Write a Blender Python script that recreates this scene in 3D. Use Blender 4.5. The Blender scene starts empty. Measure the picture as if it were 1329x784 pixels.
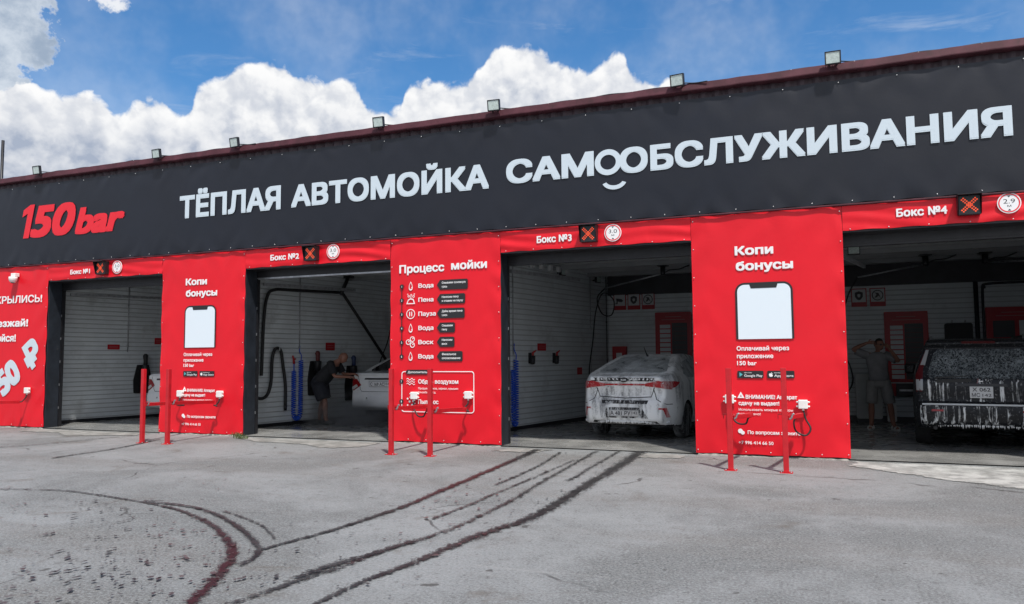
import bpy, bmesh, math, random
from mathutils import geometry
import numpy as np
from mathutils import Vector, Matrix, noise
from mathutils.bvhtree import BVHTree

R = math.radians
random.seed(11)
SC = bpy.context.scene
COL = SC.collection

# ------------------------------------------------------------------ camera
cam = bpy.data.cameras.new('camera')
cam_o = bpy.data.objects.new('camera', cam)
COL.objects.link(cam_o)
SC.camera = cam_o
cam.sensor_width = 36.0
cam.lens = 36.0 * 1000.0 / 1329.0
cam.clip_end = 3000
cam.clip_start = 0.05
_f = Vector((-0.3746, 0.9243, 0.0729)).normalized()
_pi, _ya, _ro = 0.07300, 0.3850, -0.0070
_f = Vector((-math.sin(_ya) * math.cos(_pi), math.cos(_ya) * math.cos(_pi), math.sin(_pi)))
_r0 = Vector((math.cos(_ya), math.sin(_ya), 0))
_u0 = _r0.cross(_f)
_r = _r0 * math.cos(_ro) + _u0 * math.sin(_ro)
_u = _u0 * math.cos(_ro) - _r0 * math.sin(_ro)
_m = Matrix((( _r.x, _u.x, -_f.x), (_r.y, _u.y, -_f.y), (_r.z, _u.z, -_f.z))).to_4x4()
_m.translation = (15.502, -11.579, 1.427)
cam_o.matrix_world = _m

# ------------------------------------------------------------------ light, exposure
SUN = Vector((0.36, -0.42, 1.0)).normalized()          # towards the sun
sun = bpy.data.lights.new('sun', 'SUN')
sun.energy = 3.3
sun.angle = R(2.6)
sun.color = (1.0, 0.955, 0.89)
sun_o = bpy.data.objects.new('sun', sun)
COL.objects.link(sun_o)
sun_o.rotation_euler = SUN.to_track_quat('Z', 'Y').to_euler()
SC.view_settings.view_transform = 'Standard'
SC.view_settings.look = 'None'
SC.view_settings.gamma = 1.0
SC.view_settings.exposure = 0.5
SC.view_settings.use_curve_mapping = False
SKY_STRENGTH = 0.105
CLOUD_STRENGTH = 0.70

world = bpy.data.worlds.new('World')
SC.world = world
world.use_nodes = True


class NT:
    """small helper to write node trees"""
    def __init__(self, tree):
        self.t = tree

    def n(self, typ, **kw):
        nd = self.t.nodes.new(typ)
        for k, v in kw.items():
            setattr(nd, k, v)
        return nd

    def put(self, sock, v):
        if hasattr(v, 'is_linked') or isinstance(v, bpy.types.NodeSocket):
            self.t.links.new(v, sock)
        elif v is not None:
            if isinstance(v, (tuple, list)) and len(v) == 3 and sock.type == 'RGBA':
                v = (*v, 1)
            sock.default_value = v

    def math(self, op, a, b=None, c=None, clamp=False):
        nd = self.n('ShaderNodeMath', operation=op, use_clamp=clamp)
        for i, v in enumerate((a, b, c)):
            if v is not None:
                self.put(nd.inputs[i], v)
        return nd.outputs[0]

    def mrange(self, v, a, b, c=0.0, d=1.0, smooth=True):
        nd = self.n('ShaderNodeMapRange', interpolation_type='SMOOTHSTEP' if smooth else 'LINEAR')
        nd.clamp = True
        for i, x in enumerate((v, a, b, c, d)):
            self.put(nd.inputs[i], x)
        return nd.outputs[0]

    def mix(self, f, a, b):
        nd = self.n('ShaderNodeMix', data_type='RGBA')
        self.put(nd.inputs[0], f); self.put(nd.inputs[6], a); self.put(nd.inputs[7], b)
        return nd.outputs[2]

    def noise(self, vec, scale, detail=4, rough=0.55, dist=0.0, dim='3D'):
        nd = self.n('ShaderNodeTexNoise', noise_dimensions=dim)
        if vec is not None:
            self.put(nd.inputs['Vector'], vec)
        nd.inputs['Scale'].default_value = scale
        nd.inputs['Detail'].default_value = detail
        nd.inputs['Roughness'].default_value = rough
        nd.inputs['Distortion'].default_value = dist
        return nd.outputs[0]

    def voro(self, vec, scale, feature='F1', rand=1.0, detail=0.0, smooth=None):
        nd = self.n('ShaderNodeTexVoronoi', feature=feature)
        self.put(nd.inputs['Vector'], vec)
        nd.inputs['Scale'].default_value = scale
        nd.inputs['Randomness'].default_value = rand
        nd.inputs['Detail'].default_value = detail
        if smooth is not None:
            nd.inputs['Smoothness'].default_value = smooth
        return nd.outputs['Distance']

    def mapping(self, vec, loc=(0, 0, 0), rot=(0, 0, 0), scale=(1, 1, 1)):
        nd = self.n('ShaderNodeMapping')
        self.put(nd.inputs[0], vec)
        nd.inputs[1].default_value = loc; nd.inputs[2].default_value = rot; nd.inputs[3].default_value = scale
        return nd.outputs[0]


SC.cycles.max_bounces = 8
SC.cycles.diffuse_bounces = 6
SC.cycles.glossy_bounces = 3
SC.cycles.transparent_max_bounces = 8


def build_world():
    t = world.node_tree
    t.nodes.clear()
    N = NT(t)
    sky = N.n('ShaderNodeTexSky', sky_type='NISHITA')
    sky.sun_disc = False
    sky.sun_elevation = math.asin(SUN.z)
    sky.sun_rotation = math.atan2(SUN.x, SUN.y)
    sky.altitude = 100
    sky.air_density = 1.0
    sky.dust_density = 0.35
    sky.ozone_density = 2.5
    skc = sky.outputs[0]
    d = N.n('ShaderNodeTexCoord').outputs['Generated']
    nrm = N.n('ShaderNodeVectorMath', operation='NORMALIZE')
    t.links.new(d, nrm.inputs[0])
    sep = N.n('ShaderNodeSeparateXYZ')
    t.links.new(nrm.outputs[0], sep.inputs[0])
    az = N.math('MULTIPLY', N.math('ARCTAN2', sep.outputs[0], sep.outputs[1]), 57.2958)
    el = N.math('MULTIPLY', N.math('ARCSINE', sep.outputs[2]), 57.2958)
    # skyline of the cumulus bank: top elevation as a function of azimuth
    prof = [(-60, 16.2), (-57, 16.6), (-55, 17.2), (-53.5, 16.9), (-52.3, 16.9), (-51.2, 17.0), (-50.14, 16.45), (-49.67, 16.0),
            (-48.54, 17.28), (-47.12, 17.76), (-46.4, 17.3), (-45.9, 17.0), (-45.15, 17.4), (-44.68, 18.5), (-43.69, 19.4), (-42.42, 20.0), (-41, 20.5), (-39.8, 20.8),
            (-38.6, 20.6), (-37.6, 19.9), (-36, 19.75), (-34.6, 19.9), (-33.3, 19.4), (-32.9, 18.3), (-31.47, 17.9), (-30.5, 18.1), (-29.9, 19.6), (-29, 20.2), (-27.2, 20.25),
            (-25.3, 20.4), (-24.4, 20.7), (-23.81, 21.9), (-22.45, 22.85), (-21.2, 23.0), (-20.3, 22.9), (-19.4, 22.2), (-18.06, 21.3), (-16.9, 21.1), (-16.1, 20.6),
            (-15.5, 20.9), (-14.7, 21.7), (-13.98, 22.0), (-13.3, 21.4), (-12.7, 20.3), (-11.9, 20.1), (-11.1, 19.6), (-10.3, 20.2), (-9.5, 19.9), (-8.4, 18.4), (-5, 16), (5, 13), (20, 15)]
    fc = N.n('ShaderNodeFloatCurve')
    cv = fc.mapping.curves[0]
    fc.mapping.use_clip = False
    while len(cv.points) > 2:
        cv.points.remove(cv.points[1])
    P = [((a + 60) / 80, (b - 10) / 20) for a, b in prof]
    cv.points[0].location = P[0]
    cv.points[-1].location = P[-1]
    for q in P[1:-1]:
        cv.points.new(*q)
    fc.mapping.update()
    azn = N.math('DIVIDE', N.math('ADD', az, 60.0), 80.0, clamp=True)
    t.links.new(azn, fc.inputs['Value'])
    top = N.math('ADD', N.math('MULTIPLY', fc.outputs[0], 20.0), 10.0)

    def coords(dx, dy):
        cb = N.n('ShaderNodeCombineXYZ')
        N.put(cb.inputs[0], N.math('ADD', N.math('MULTIPLY', az, 0.93), dx))
        N.put(cb.inputs[1], N.math('ADD', el, dy))
        return cb.outputs[0]

    def billow(v):
        a = N.voro(v, 0.42, 'SMOOTH_F1', 1.0, 0.0, 0.25)
        b = N.voro(v, 1.05, 'SMOOTH_F1', 1.0, 0.0, 0.3)
        c = N.voro(v, 2.6, 'F1', 1.0)
        n2 = N.noise(v, 2.2, 5, 0.6)
        s = N.math('ADD', N.math('MULTIPLY', a, -1.0), N.math('MULTIPLY', b, -0.55))
        s = N.math('ADD', s, N.math('MULTIPLY', c, -0.16))
        return N.math('ADD', N.math('ADD', s, 0.88), N.math('MULTIPLY', N.math('SUBTRACT', n2, 0.5), 0.45))

    def warp(v):
        nd = N.n('ShaderNodeTexNoise')
        N.put(nd.inputs['Vector'], v)
        nd.inputs['Scale'].default_value = 0.8
        nd.inputs['Detail'].default_value = 4
        sb = N.n('ShaderNodeVectorMath', operation='SUBTRACT')
        t.links.new(nd.outputs['Color'], sb.inputs[0]); sb.inputs[1].default_value = (0.5, 0.5, 0.5)
        ma = N.n('ShaderNodeVectorMath', operation='MULTIPLY_ADD')
        t.links.new(sb.outputs[0], ma.inputs[0]); ma.inputs[1].default_value = (1.3, 1.3, 0); t.links.new(v, ma.inputs[2])
        return ma.outputs[0]

    b0 = billow(warp(coords(0, 0)))
    b1 = billow(warp(coords(0.42, 0.62)))
    depth = N.math('ADD', N.math('SUBTRACT', top, el), N.math('MULTIPLY', b0, 1.1))
    bank = N.mrange(depth, -0.08, 0.48)
    # the big grey cloud at the upper left and a scrap beside it
    wn = N.noise(coords(7, 3), 0.55, 6, 0.62)
    gx = N.math('DIVIDE', N.math('ADD', az, 57.6), 4.2)
    gy = N.math('DIVIDE', N.math('SUBTRACT', el, 20.8), 6.4)
    gr = N.math('SQRT', N.math('ADD', N.math('MULTIPLY', gx, gx), N.math('MULTIPLY', gy, gy)))
    grey = N.mrange(N.math('ADD', gr, N.math('MULTIPLY', N.math('SUBTRACT', wn, 0.5), 1.5)), 1.02, 0.84)
    sx = N.math('DIVIDE', N.math('ADD', az, 50.2), 1.25)
    sy = N.math('DIVIDE', N.math('SUBTRACT', el, 22.9), 0.65)
    sr = N.math('SQRT', N.math('ADD', N.math('MULTIPLY', sx, sx), N.math('MULTIPLY', sy, sy)))
    wn2 = N.noise(coords(1, 9), 1.1, 6, 0.65)
    scrap = N.math('MULTIPLY', N.mrange(N.math('ADD', sr, N.math('MULTIPLY', N.math('SUBTRACT', wn2, 0.5), 3.2)), 1.1, 0.3), 0.85)
    # thin high streaks, plus unseen clouds thickened to fill facade and bays with light
    cir = N.noise(N.mapping(coords(0, 0), rot=(0, 0, R(-35)), scale=(0.10, 0.42, 1)), 1.0, 6, 0.65, 0.6)
    streak = N.math('MULTIPLY', N.mrange(cir, 0.48, 0.80), 0.26)
    hi = N.noise(nrm.outputs[0], 3.0, 7, 0.6)
    far = N.math('MULTIPLY', N.mrange(hi, 0.38, 0.54), N.mrange(N.math('ABSOLUTE', N.math('ADD', az, 20.0)), 60.0, 85.0))
    # light and shade on the bank: sun-facing flanks of the billows against the lee ones
    rel = N.math('SUBTRACT', b0, b1)
    lit = N.mrange(rel, -0.55, 0.45)
    wide = N.noise(coords(3, 5), 0.16, 4, 0.55)
    mid = N.noise(coords(13, 2), 0.5, 5, 0.6)
    leftness = N.mrange(az, -38.0, -52.0)
    low = N.mrange(depth, 0.6, 4.0)
    sh = N.math('ADD', N.math('MULTIPLY', N.math('SUBTRACT', 1.0, lit), 0.52),
                N.math('MULTIPLY', N.mrange(N.math('ADD', N.math('MULTIPLY', wide, 0.5), N.math('MULTIPLY', mid, 0.5)), 0.36, 0.66), N.math('MULTIPLY', low, 0.55)))
    sh = N.math('ADD', sh, N.math('MULTIPLY', N.math('MULTIPLY', leftness, low), 0.38))
    sh = N.math('MULTIPLY', sh, 0.95, clamp=True)
    ccol = N.mix(sh, (1.0, 1.0, 1.0), (0.40, 0.46, 0.58))
    gcol = N.mix(N.mrange(N.math('ADD', N.math('MULTIPLY', wn, 0.6), N.math('MULTIPLY', mid, 0.4)), 0.35, 0.65), (0.34, 0.43, 0.56), (0.66, 0.73, 0.82))
    ccol = N.mix(N.math('MULTIPLY', grey, N.mrange(bank, 1.0, 0.4)), ccol, gcol)
    m = N.math('MAXIMUM', bank, grey)
    m = N.math('MAXIMUM', m, scrap)
    m = N.math('MAXIMUM', m, streak)
    veil = N.math('MULTIPLY', N.mrange(N.noise(coords(21, 4), 0.09, 5, 0.6), 0.40, 0.72), 0.22)
    m = N.math('MAXIMUM', m, veil)
    m = N.math('MAXIMUM', m, far)
    m = N.math('MULTIPLY', m, N.mrange(el, -1.0, 1.0))
    bg1 = N.n('ShaderNodeBackground')
    hs = N.n('ShaderNodeHueSaturation')
    hs.inputs['Saturation'].default_value = 1.30
    t.links.new(skc, hs.inputs['Color'])
    t.links.new(hs.outputs[0], bg1.inputs[0])
    bg1.inputs[1].default_value = SKY_STRENGTH
    bg2 = N.n('ShaderNodeBackground')
    t.links.new(ccol, bg2.inputs[0])
    bg2.inputs[1].default_value = CLOUD_STRENGTH
    mx = N.n('ShaderNodeMixShader')
    t.links.new(m, mx.inputs[0]); t.links.new(bg1.outputs[0], mx.inputs[1]); t.links.new(bg2.outputs[0], mx.inputs[2])
    out = N.n('ShaderNodeOutputWorld')
    t.links.new(mx.outputs[0], out.inputs[0])


build_world()
world.cycles.sampling_method = 'MANUAL'
world.cycles.sample_map_resolution = 256

# ------------------------------------------------------------------ materials
MATS = {}


def mat(name, col, rough=0.6, metal=0.0, spec=0.5, var=0.0, vscale=3.0, bump=0.0, bscale=20.0, coat=0.0, emit=None, estr=0.0, rvar=0.0, dirt=None, ds=2.0, dlo=0.5, dhi=0.75):
    if name in MATS:
        return MATS[name]
    m = bpy.data.materials.new(name)
    m.use_nodes = True
    t = m.node_tree
    b = t.nodes['Principled BSDF']
    N = NT(t)
    tc = N.n('ShaderNodeTexCoord').outputs['Object']
    c = (*col, 1) if len(col) == 3 else col
    if var > 0:
        nz = N.noise(tc, vscale, 6, 0.6)
        f = N.mrange(nz, 0.3, 0.7, 1 - var, 1 + var)
        vm = N.n('ShaderNodeMix', data_type='RGBA', blend_type='MULTIPLY')
        vm.inputs[0].default_value = 1.0
        vm.inputs[6].default_value = c
        t.links.new(f, vm.inputs[7])
        o = vm.outputs[2]
    else:
        o = None
    if dirt is not None:
        dm = N.mrange(N.noise(tc, ds, 7, 0.65), dlo, dhi)
        o = N.mix(dm, o if o is not None else c[:3], dirt)
    if o is not None:
        t.links.new(o, b.inputs['Base Color'])
    else:
        b.inputs['Base Color'].default_value = c
    b.inputs['Roughness'].default_value = rough
    if rvar > 0:
        t.links.new(N.mrange(N.noise(tc, vscale * 1.7, 5, 0.6), 0.3, 0.7, max(0.02, rough - rvar), min(1, rough + rvar)), b.inputs['Roughness'])
    b.inputs['Metallic'].default_value = metal
    b.inputs['Specular IOR Level'].default_value = spec
    if coat:
        b.inputs['Coat Weight'].default_value = coat
        b.inputs['Coat Roughness'].default_value = 0.05
    if bump > 0:
        bp = N.n('ShaderNodeBump')
        bp.inputs['Strength'].default_value = 1.0
        bp.inputs['Distance'].default_value = bump
        t.links.new(N.noise(tc, bscale, 5, 0.6), bp.inputs['Height'])
        t.links.new(bp.outputs[0], b.inputs['Normal'])
    if emit:
        b.inputs['Emission Color'].default_value = (*emit, 1)
        b.inputs['Emission Strength'].default_value = estr
    MATS[name] = m
    return m


M_red = mat('red vinyl', (0.74, 0.006, 0.018), 0.42, spec=0.42, var=0.05, vscale=0.9, bump=0.004, bscale=2.6, rvar=0.06)
M_ban = mat('charcoal vinyl', (0.0065, 0.0085, 0.016), 0.42, spec=0.5, var=0.08, vscale=0.7, bump=0.006, bscale=1.3, rvar=0.06)
M_white = mat('white print', (0.86, 0.86, 0.87), 0.45)
M_bwhite = mat('pale letter film', (0.60, 0.69, 0.76), 0.45)
M_redprint = mat('red print', (0.80, 0.015, 0.03), 0.45)
M_blackprint = mat('black print', (0.018, 0.018, 0.02), 0.45)
M_phonescreen = mat('phone screen print', (0.74, 0.83, 0.9), 0.45)
M_maroon = mat('maroon sheet metal', (0.082, 0.026, 0.036), 0.6, metal=0.0, spec=0.25, var=0.25, vscale=3, dirt=(0.05, 0.02, 0.025), ds=5)
M_navy = mat('navy cladding', (0.016, 0.020, 0.028), 0.5, var=0.3, vscale=5, dirt=(0.05, 0.052, 0.055), ds=6, dlo=0.6, dhi=0.8)
M_black = mat('black rubber', (0.012, 0.012, 0.013), 0.55, var=0.2, vscale=12)
M_blackmetal = mat('black painted steel', (0.015, 0.015, 0.018), 0.4, var=0.3, vscale=9)
M_steel = mat('galvanised steel', (0.45, 0.46, 0.48), 0.4, metal=0.8, var=0.2, vscale=15)
M_wall = mat('white sandwich panel', (0.64, 0.68, 0.70), 0.4, spec=0.4, var=0.08, vscale=1.5, dirt=(0.42, 0.44, 0.44), ds=1.6, dlo=0.5, dhi=0.8)
M_groove = mat('panel joint', (0.46, 0.48, 0.49), 0.6)
M_ceil = mat('pale ceiling panel', (0.58, 0.59, 0.60), 0.5, var=0.12, vscale=2)
M_darkband = mat('dark upper cladding', (0.035, 0.036, 0.042), 0.5, var=0.2, vscale=4)
M_redpost = mat('red painted steel', (0.52, 0.012, 0.020), 0.35, spec=0.5, var=0.12, vscale=8, dirt=(0.22, 0.02, 0.02), ds=14, dlo=0.6, dhi=0.8)
M_plastic = mat('white plastic', (0.80, 0.80, 0.78), 0.4, var=0.05, vscale=9)
M_grey = mat('grey plastic', (0.25, 0.26, 0.27), 0.5, var=0.1)
M_lampglass = mat('floodlight lens', (0.55, 0.64, 0.61), 0.25, var=0.15, vscale=30)
M_signred = mat('red sign board', (0.42, 0.010, 0.018), 0.45, var=0.08, vscale=4)
M_blue = mat('blue coil tube', (0.025, 0.11, 0.68), 0.35)
M_led = mat('orange led cross', (0.5, 0.06, 0.02), 0.5, emit=(1.0, 0.10, 0.035), estr=0.48)
M_chrome = mat('chrome', (0.7, 0.7, 0.72), 0.12, metal=1.0)
M_skin = mat('skin', (0.27, 0.125, 0.085), 0.5, var=0.08, vscale=15)
M_ink = mat('dark ink', (0.03, 0.03, 0.035), 0.5)
M_signdark = mat('dark sign picture', (0.05, 0.05, 0.055), 0.5)
M_palepaper = mat('pale sign paper', (0.62, 0.63, 0.64), 0.5)

# ------------------------------------------------------------------ geometry helpers


def wpos(o):
    v = Vector((0, 0, 0))
    while o is not None:
        v += o.location
        o = o.parent
    return v


def obj(name, bm, m=None, parent=None, world=True, smooth=False, bevel=0.0, segs=2, auto=None):
    """one mesh object; world=True: the mesh was drawn in world coordinates and is moved into its parent's frame"""
    if isinstance(bm, bpy.types.Mesh):
        me = bm
    else:
        me = bpy.data.meshes.new(name)
        bm.normal_update()
        bm.to_mesh(me)
        bm.free()
    if m is not None:
        for k in (m if isinstance(m, (list, tuple)) else [m]):
            me.materials.append(k)
    o = bpy.data.objects.new(name, me)
    COL.objects.link(o)
    if parent is not None:
        o.parent = parent
        if world:
            me.transform(Matrix.Translation(-wpos(parent)))
    if smooth:
        me.polygons.foreach_set('use_smooth', [True] * len(me.polygons))
    if auto:
        me.polygons.foreach_set('use_smooth', [True] * len(me.polygons))
        me.set_sharp_from_angle(angle=R(auto))
    if bevel > 0:
        md = o.modifiers.new('bevel', 'BEVEL')
        md.width = bevel
        md.segments = segs
        md.limit_method = 'ANGLE'
    return o


def tag(o, label=None, cat=None, group=None, kind=None):
    if label: o['label'] = label
    if cat: o['category'] = cat
    if group: o['group'] = group
    if kind: o['kind'] = kind
    return o


def thing(name, label, cat, loc=(0, 0, 0), group=None, rz=0.0):
    o = bpy.data.objects.new(name, None)
    COL.objects.link(o)
    o.empty_display_size = 0.1
    o.location = loc
    o.rotation_euler = (0, 0, rz)
    return tag(o, label, cat, group)


def solo(name, bm, m, label, cat, group=None, origin=None, **kw):
    """a thing that is a single mesh, drawn in world coordinates; origin at its base"""
    o = obj(name, bm, m, **kw)
    if origin is None:
        vs = [v.co for v in o.data.vertices]
        lo = [min(v[i] for v in vs) for i in range(3)]; hi = [max(v[i] for v in vs) for i in range(3)]
        origin = ((lo[0] + hi[0]) / 2, (lo[1] + hi[1]) / 2, lo[2])
    o.data.transform(Matrix.Translation(-Vector(origin)))
    o.location = origin
    return tag(o, label, cat, group)


def copy_thing(src, loc=None, rz=None, label=None):
    def rec(o, par):
        c = o.copy()
        COL.objects.link(c)
        if par is not None:
            c.parent = par
        for ch in [x for x in bpy.data.objects if x.parent == o]:
            rec(ch, c)
        return c
    c = rec(src, None)
    if loc is not None: c.location = loc
    if rz is not None: c.rotation_euler = (0, 0, rz)
    if label: c['label'] = label
    return c


def B():
    return bmesh.new()


def box(bm, a, b, mi=0):
    (x0, y0, z0), (x1, y1, z1) = a, b
    vs = [bm.verts.new(p) for p in ((x0, y0, z0), (x1, y0, z0), (x1, y1, z0), (x0, y1, z0), (x0, y0, z1), (x1, y0, z1), (x1, y1, z1), (x0, y1, z1))]
    for f in ((0, 3, 2, 1), (4, 5, 6, 7), (0, 1, 5, 4), (1, 2, 6, 5), (2, 3, 7, 6), (3, 0, 4, 7)):
        q = bm.faces.new([vs[i] for i in f]); q.material_index = mi
    return vs


def bar(bm, p, q, w, h, up=(0, 0, 1)):
    """square bar from p to q"""
    p, q = Vector(p), Vector(q)
    d = (q - p).normalized()
    s = d.cross(Vector(up))
    if s.length < 1e-4: s = d.cross(Vector((1, 0, 0)))
    s.normalize(); u = s.cross(d)
    rings = []
    for c in (p, q):
        rings.append([bm.verts.new(c + s * a * w / 2 + u * b * h / 2) for a, b in ((-1, -1), (1, -1), (1, 1), (-1, 1))])
    for i in range(4):
        j = (i + 1) % 4
        bm.faces.new((rings[0][i], rings[0][j], rings[1][j], rings[1][i]))
    bm.faces.new(rings[0][::-1]); bm.faces.new(rings[1])


def catmull(pts, n=8, closed=False):
    pts = [Vector(p) for p in pts]
    if len(pts) < 3: return pts
    out = []
    m = len(pts)
    rng = range(m) if closed else range(m - 1)
    for i in rng:
        p0 = pts[(i - 1) % m] if closed or i > 0 else pts[0] * 2 - pts[1]
        p1 = pts[i]; p2 = pts[(i + 1) % m]
        p3 = pts[(i + 2) % m] if closed or i + 2 < m else pts[-1] * 2 - pts[-2]
        for k in range(n):
            s = k / n
            out.append(0.5 * ((2 * p1) + (p2 - p0) * s + (2 * p0 - 5 * p1 + 4 * p2 - p3) * s * s + (3 * p1 - p0 - 3 * p2 + p3) * s ** 3))
    if not closed: out.append(pts[-1])
    return out


def tube(bm, pts, r, seg=8, caps=True):
    pts = [Vector(p) for p in pts]
    n = len(pts)
    rr = r if isinstance(r, (list, tuple)) else [r] * n
    t0 = (pts[1] - pts[0]).normalized()
    a = t0.orthogonal().normalized()
    rings = []
    for i in range(n):
        t = (pts[min(i + 1, n - 1)] - pts[max(i - 1, 0)])
        t = t.normalized() if t.length > 1e-9 else t0
        a = (a - t * a.dot(t))
        a = a.normalized() if a.length > 1e-6 else t.orthogonal().normalized()
        b = t.cross(a)
        rings.append([bm.verts.new(pts[i] + (a * math.cos(2 * math.pi * k / seg) + b * math.sin(2 * math.pi * k / seg)) * rr[i]) for k in range(seg)])
    for i in range(n - 1):
        for k in range(seg):
            j = (k + 1) % seg
            bm.faces.new((rings[i][k], rings[i][j], rings[i + 1][j], rings[i + 1][k])).smooth = True
    if caps:
        bm.faces.new(rings[0][::-1]); bm.faces.new(rings[-1])


def lathe(bm, prof, center=(0, 0, 0), axis='Z', seg=24, mi=0):
    c = Vector(center)
    rings = []
    for r, h in prof:
        ring = []
        for k in range(seg):
            a = 2 * math.pi * k / seg
            x, y = r * math.cos(a), r * math.sin(a)
            p = {'Z': (x, y, h), 'Y': (x, h, y), 'X': (h, x, y)}[axis]
            ring.append(bm.verts.new(c + Vector(p)))
        rings.append(ring)
    for i in range(len(rings) - 1):
        for k in range(seg):
            j = (k + 1) % seg
            f = bm.faces.new((rings[i][k], rings[i][j], rings[i + 1][j], rings[i + 1][k])); f.smooth = True; f.material_index = mi
    for ring, rv in ((rings[0], True), (rings[-1], False)):
        try:
            f = bm.faces.new(ring[::-1] if rv else ring); f.material_index = mi
        except ValueError:
            pass


def extr(bm, poly, y0, y1):
    """polygon in (x,z) given a thickness from y0 (front) to y1"""
    a = [bm.verts.new((x, y0, z)) for x, z in poly]
    b = [bm.verts.new((x, y1, z)) for x, z in poly]
    n = len(poly)
    bm.faces.new(a); bm.faces.new(b[::-1])
    for i in range(n):
        j = (i + 1) % n
        bm.faces.new((a[j], a[i], b[i], b[j]))
    bmesh.ops.recalc_face_normals(bm, faces=bm.faces[:])


def rrect(x0, z0, x1, z1, r, n=5):
    out = []
    for cx, cz, a0 in ((x1 - r, z0 + r, -90), (x1 - r, z1 - r, 0), (x0 + r, z1 - r, 90), (x0 + r, z0 + r, 180)):
        for k in range(n + 1):
            a = R(a0 + 90 * k / n)
            out.append((cx + r * math.cos(a), cz + r * math.sin(a)))
    return out


def circle(cx, cz, r, n=24, rz=None):
    return [(cx + r * math.cos(2 * math.pi * k / n), cz + (rz or r) * math.sin(2 * math.pi * k / n)) for k in range(n)]


def ringpoly(bm, outer, inner, y0, y1):
    n = len(outer)
    o0 = [bm.verts.new((x, y0, z)) for x, z in outer]; i0 = [bm.verts.new((x, y0, z)) for x, z in inner]
    o1 = [bm.verts.new((x, y1, z)) for x, z in outer]; i1 = [bm.verts.new((x, y1, z)) for x, z in inner]
    for k in range(n):
        j = (k + 1) % n
        bm.faces.new((o0[k], o0[j], i0[j], i0[k])); bm.faces.new((o1[j], o1[k], i1[k], i1[j]))
        bm.faces.new((o0[j], o0[k], o1[k], o1[j])); bm.faces.new((i0[k], i0[j], i1[j], i1[k]))
    bmesh.ops.recalc_face_normals(bm, faces=bm.faces[:])


# text ------------------------------------------------------------------
_tc = {}


def winding(pts, loops):
    """winding number of closed loops (arrays n x 2) round each point"""
    w = np.zeros(len(pts))
    for L in loops:
        a = L; b = np.roll(L, -1, axis=0)
        ax, ay = a[:, 0][None], a[:, 1][None]; bx, by = b[:, 0][None], b[:, 1][None]
        px, py = pts[:, 0][:, None], pts[:, 1][:, None]
        cr = (bx - ax) * (py - ay) - (px - ax) * (by - ay)
        w += ((ay <= py) & (by > py) & (cr > 0)).sum(1) - ((ay > py) & (by <= py) & (cr < 0)).sum(1)
    return w


def fill_loops(loops, inner=()):
    """triangles inside closed loops that may overlap; returns points, triangles, and for each point its input index or -1"""
    co, ed = [], []
    for L in loops:
        n0 = len(co); co += [Vector(p) for p in L]
        ed += [(n0 + k, n0 + (k + 1) % len(L)) for k in range(len(L))]
    co += [Vector(p) for p in inner]
    v, _, f, ov, _, _ = geometry.delaunay_2d_cdt(co, ed, [], 0, 1e-6)
    P = np.array([tuple(q) for q in v])
    F = [t for t in f]
    if not F: return v, [], ov
    cen = np.array([P[list(t)].mean(0) for t in F])
    w = winding(cen, [np.array(L, float) for L in loops])
    return v, [F[k] for k in range(len(F)) if w[k] != 0], ov


def text_mesh(s, bold=0.0, shear=0.0, space=1.0, depth=0.0):
    key = (s, shear, space)
    if key in _tc: return _tc[key].copy()
    cu = bpy.data.curves.new('t', 'FONT')
    cu.body = s
    cu.size = 1.0
    cu.shear = shear
    cu.space_character = space
    o = bpy.data.objects.new('t', cu)
    COL.objects.link(o)
    bpy.context.view_layer.update()
    dg = bpy.context.evaluated_depsgraph_get()
    oc = o.evaluated_get(dg)
    cv = oc.to_curve(dg)
    groups = {}
    for sp in cv.splines:
        bp = sp.bezier_points
        n = len(bp)
        L = []
        for k in range(n):
            a, b = bp[k], bp[(k + 1) % n]
            d = (b.co - a.co)
            flat = max((a.handle_right - a.co).cross(d).length, (b.handle_left - a.co).cross(d).length) < 1e-4 * max(d.length, 1e-6)
            m_ = 1 if flat else 4
            q = geometry.interpolate_bezier(a.co, a.handle_right, b.handle_left, b.co, m_ + 1)[:-1]
            for p in q:
                if not L or (Vector((p.x, p.y)) - Vector(L[-1])).length > 1e-5: L.append((p.x, p.y))
        if len(L) > 2:
            groups.setdefault(getattr(sp, 'character_index', 0), []).append(L)
    oc.to_curve_clear()
    bpy.data.objects.remove(o)
    bpy.data.curves.remove(cu)
    bm = B()
    for loops in groups.values():
        v, f, _ = fill_loops(loops)
        vs = {}
        for t in f:
            q = []
            for k in t:
                if k not in vs: vs[k] = bm.verts.new((v[k].x, v[k].y, 0))
                q.append(vs[k])
            face = bm.faces.new(q)
            face.normal_update()
            if face.normal.z < 0: face.normal_flip()
    me = bpy.data.meshes.new('lettering')
    bm.to_mesh(me); bm.free()
    _tc[key] = me
    return me.copy()


_h = text_mesh('Н', 0.0)
CAP0 = max(v.co.y for v in _h.vertices)


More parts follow.
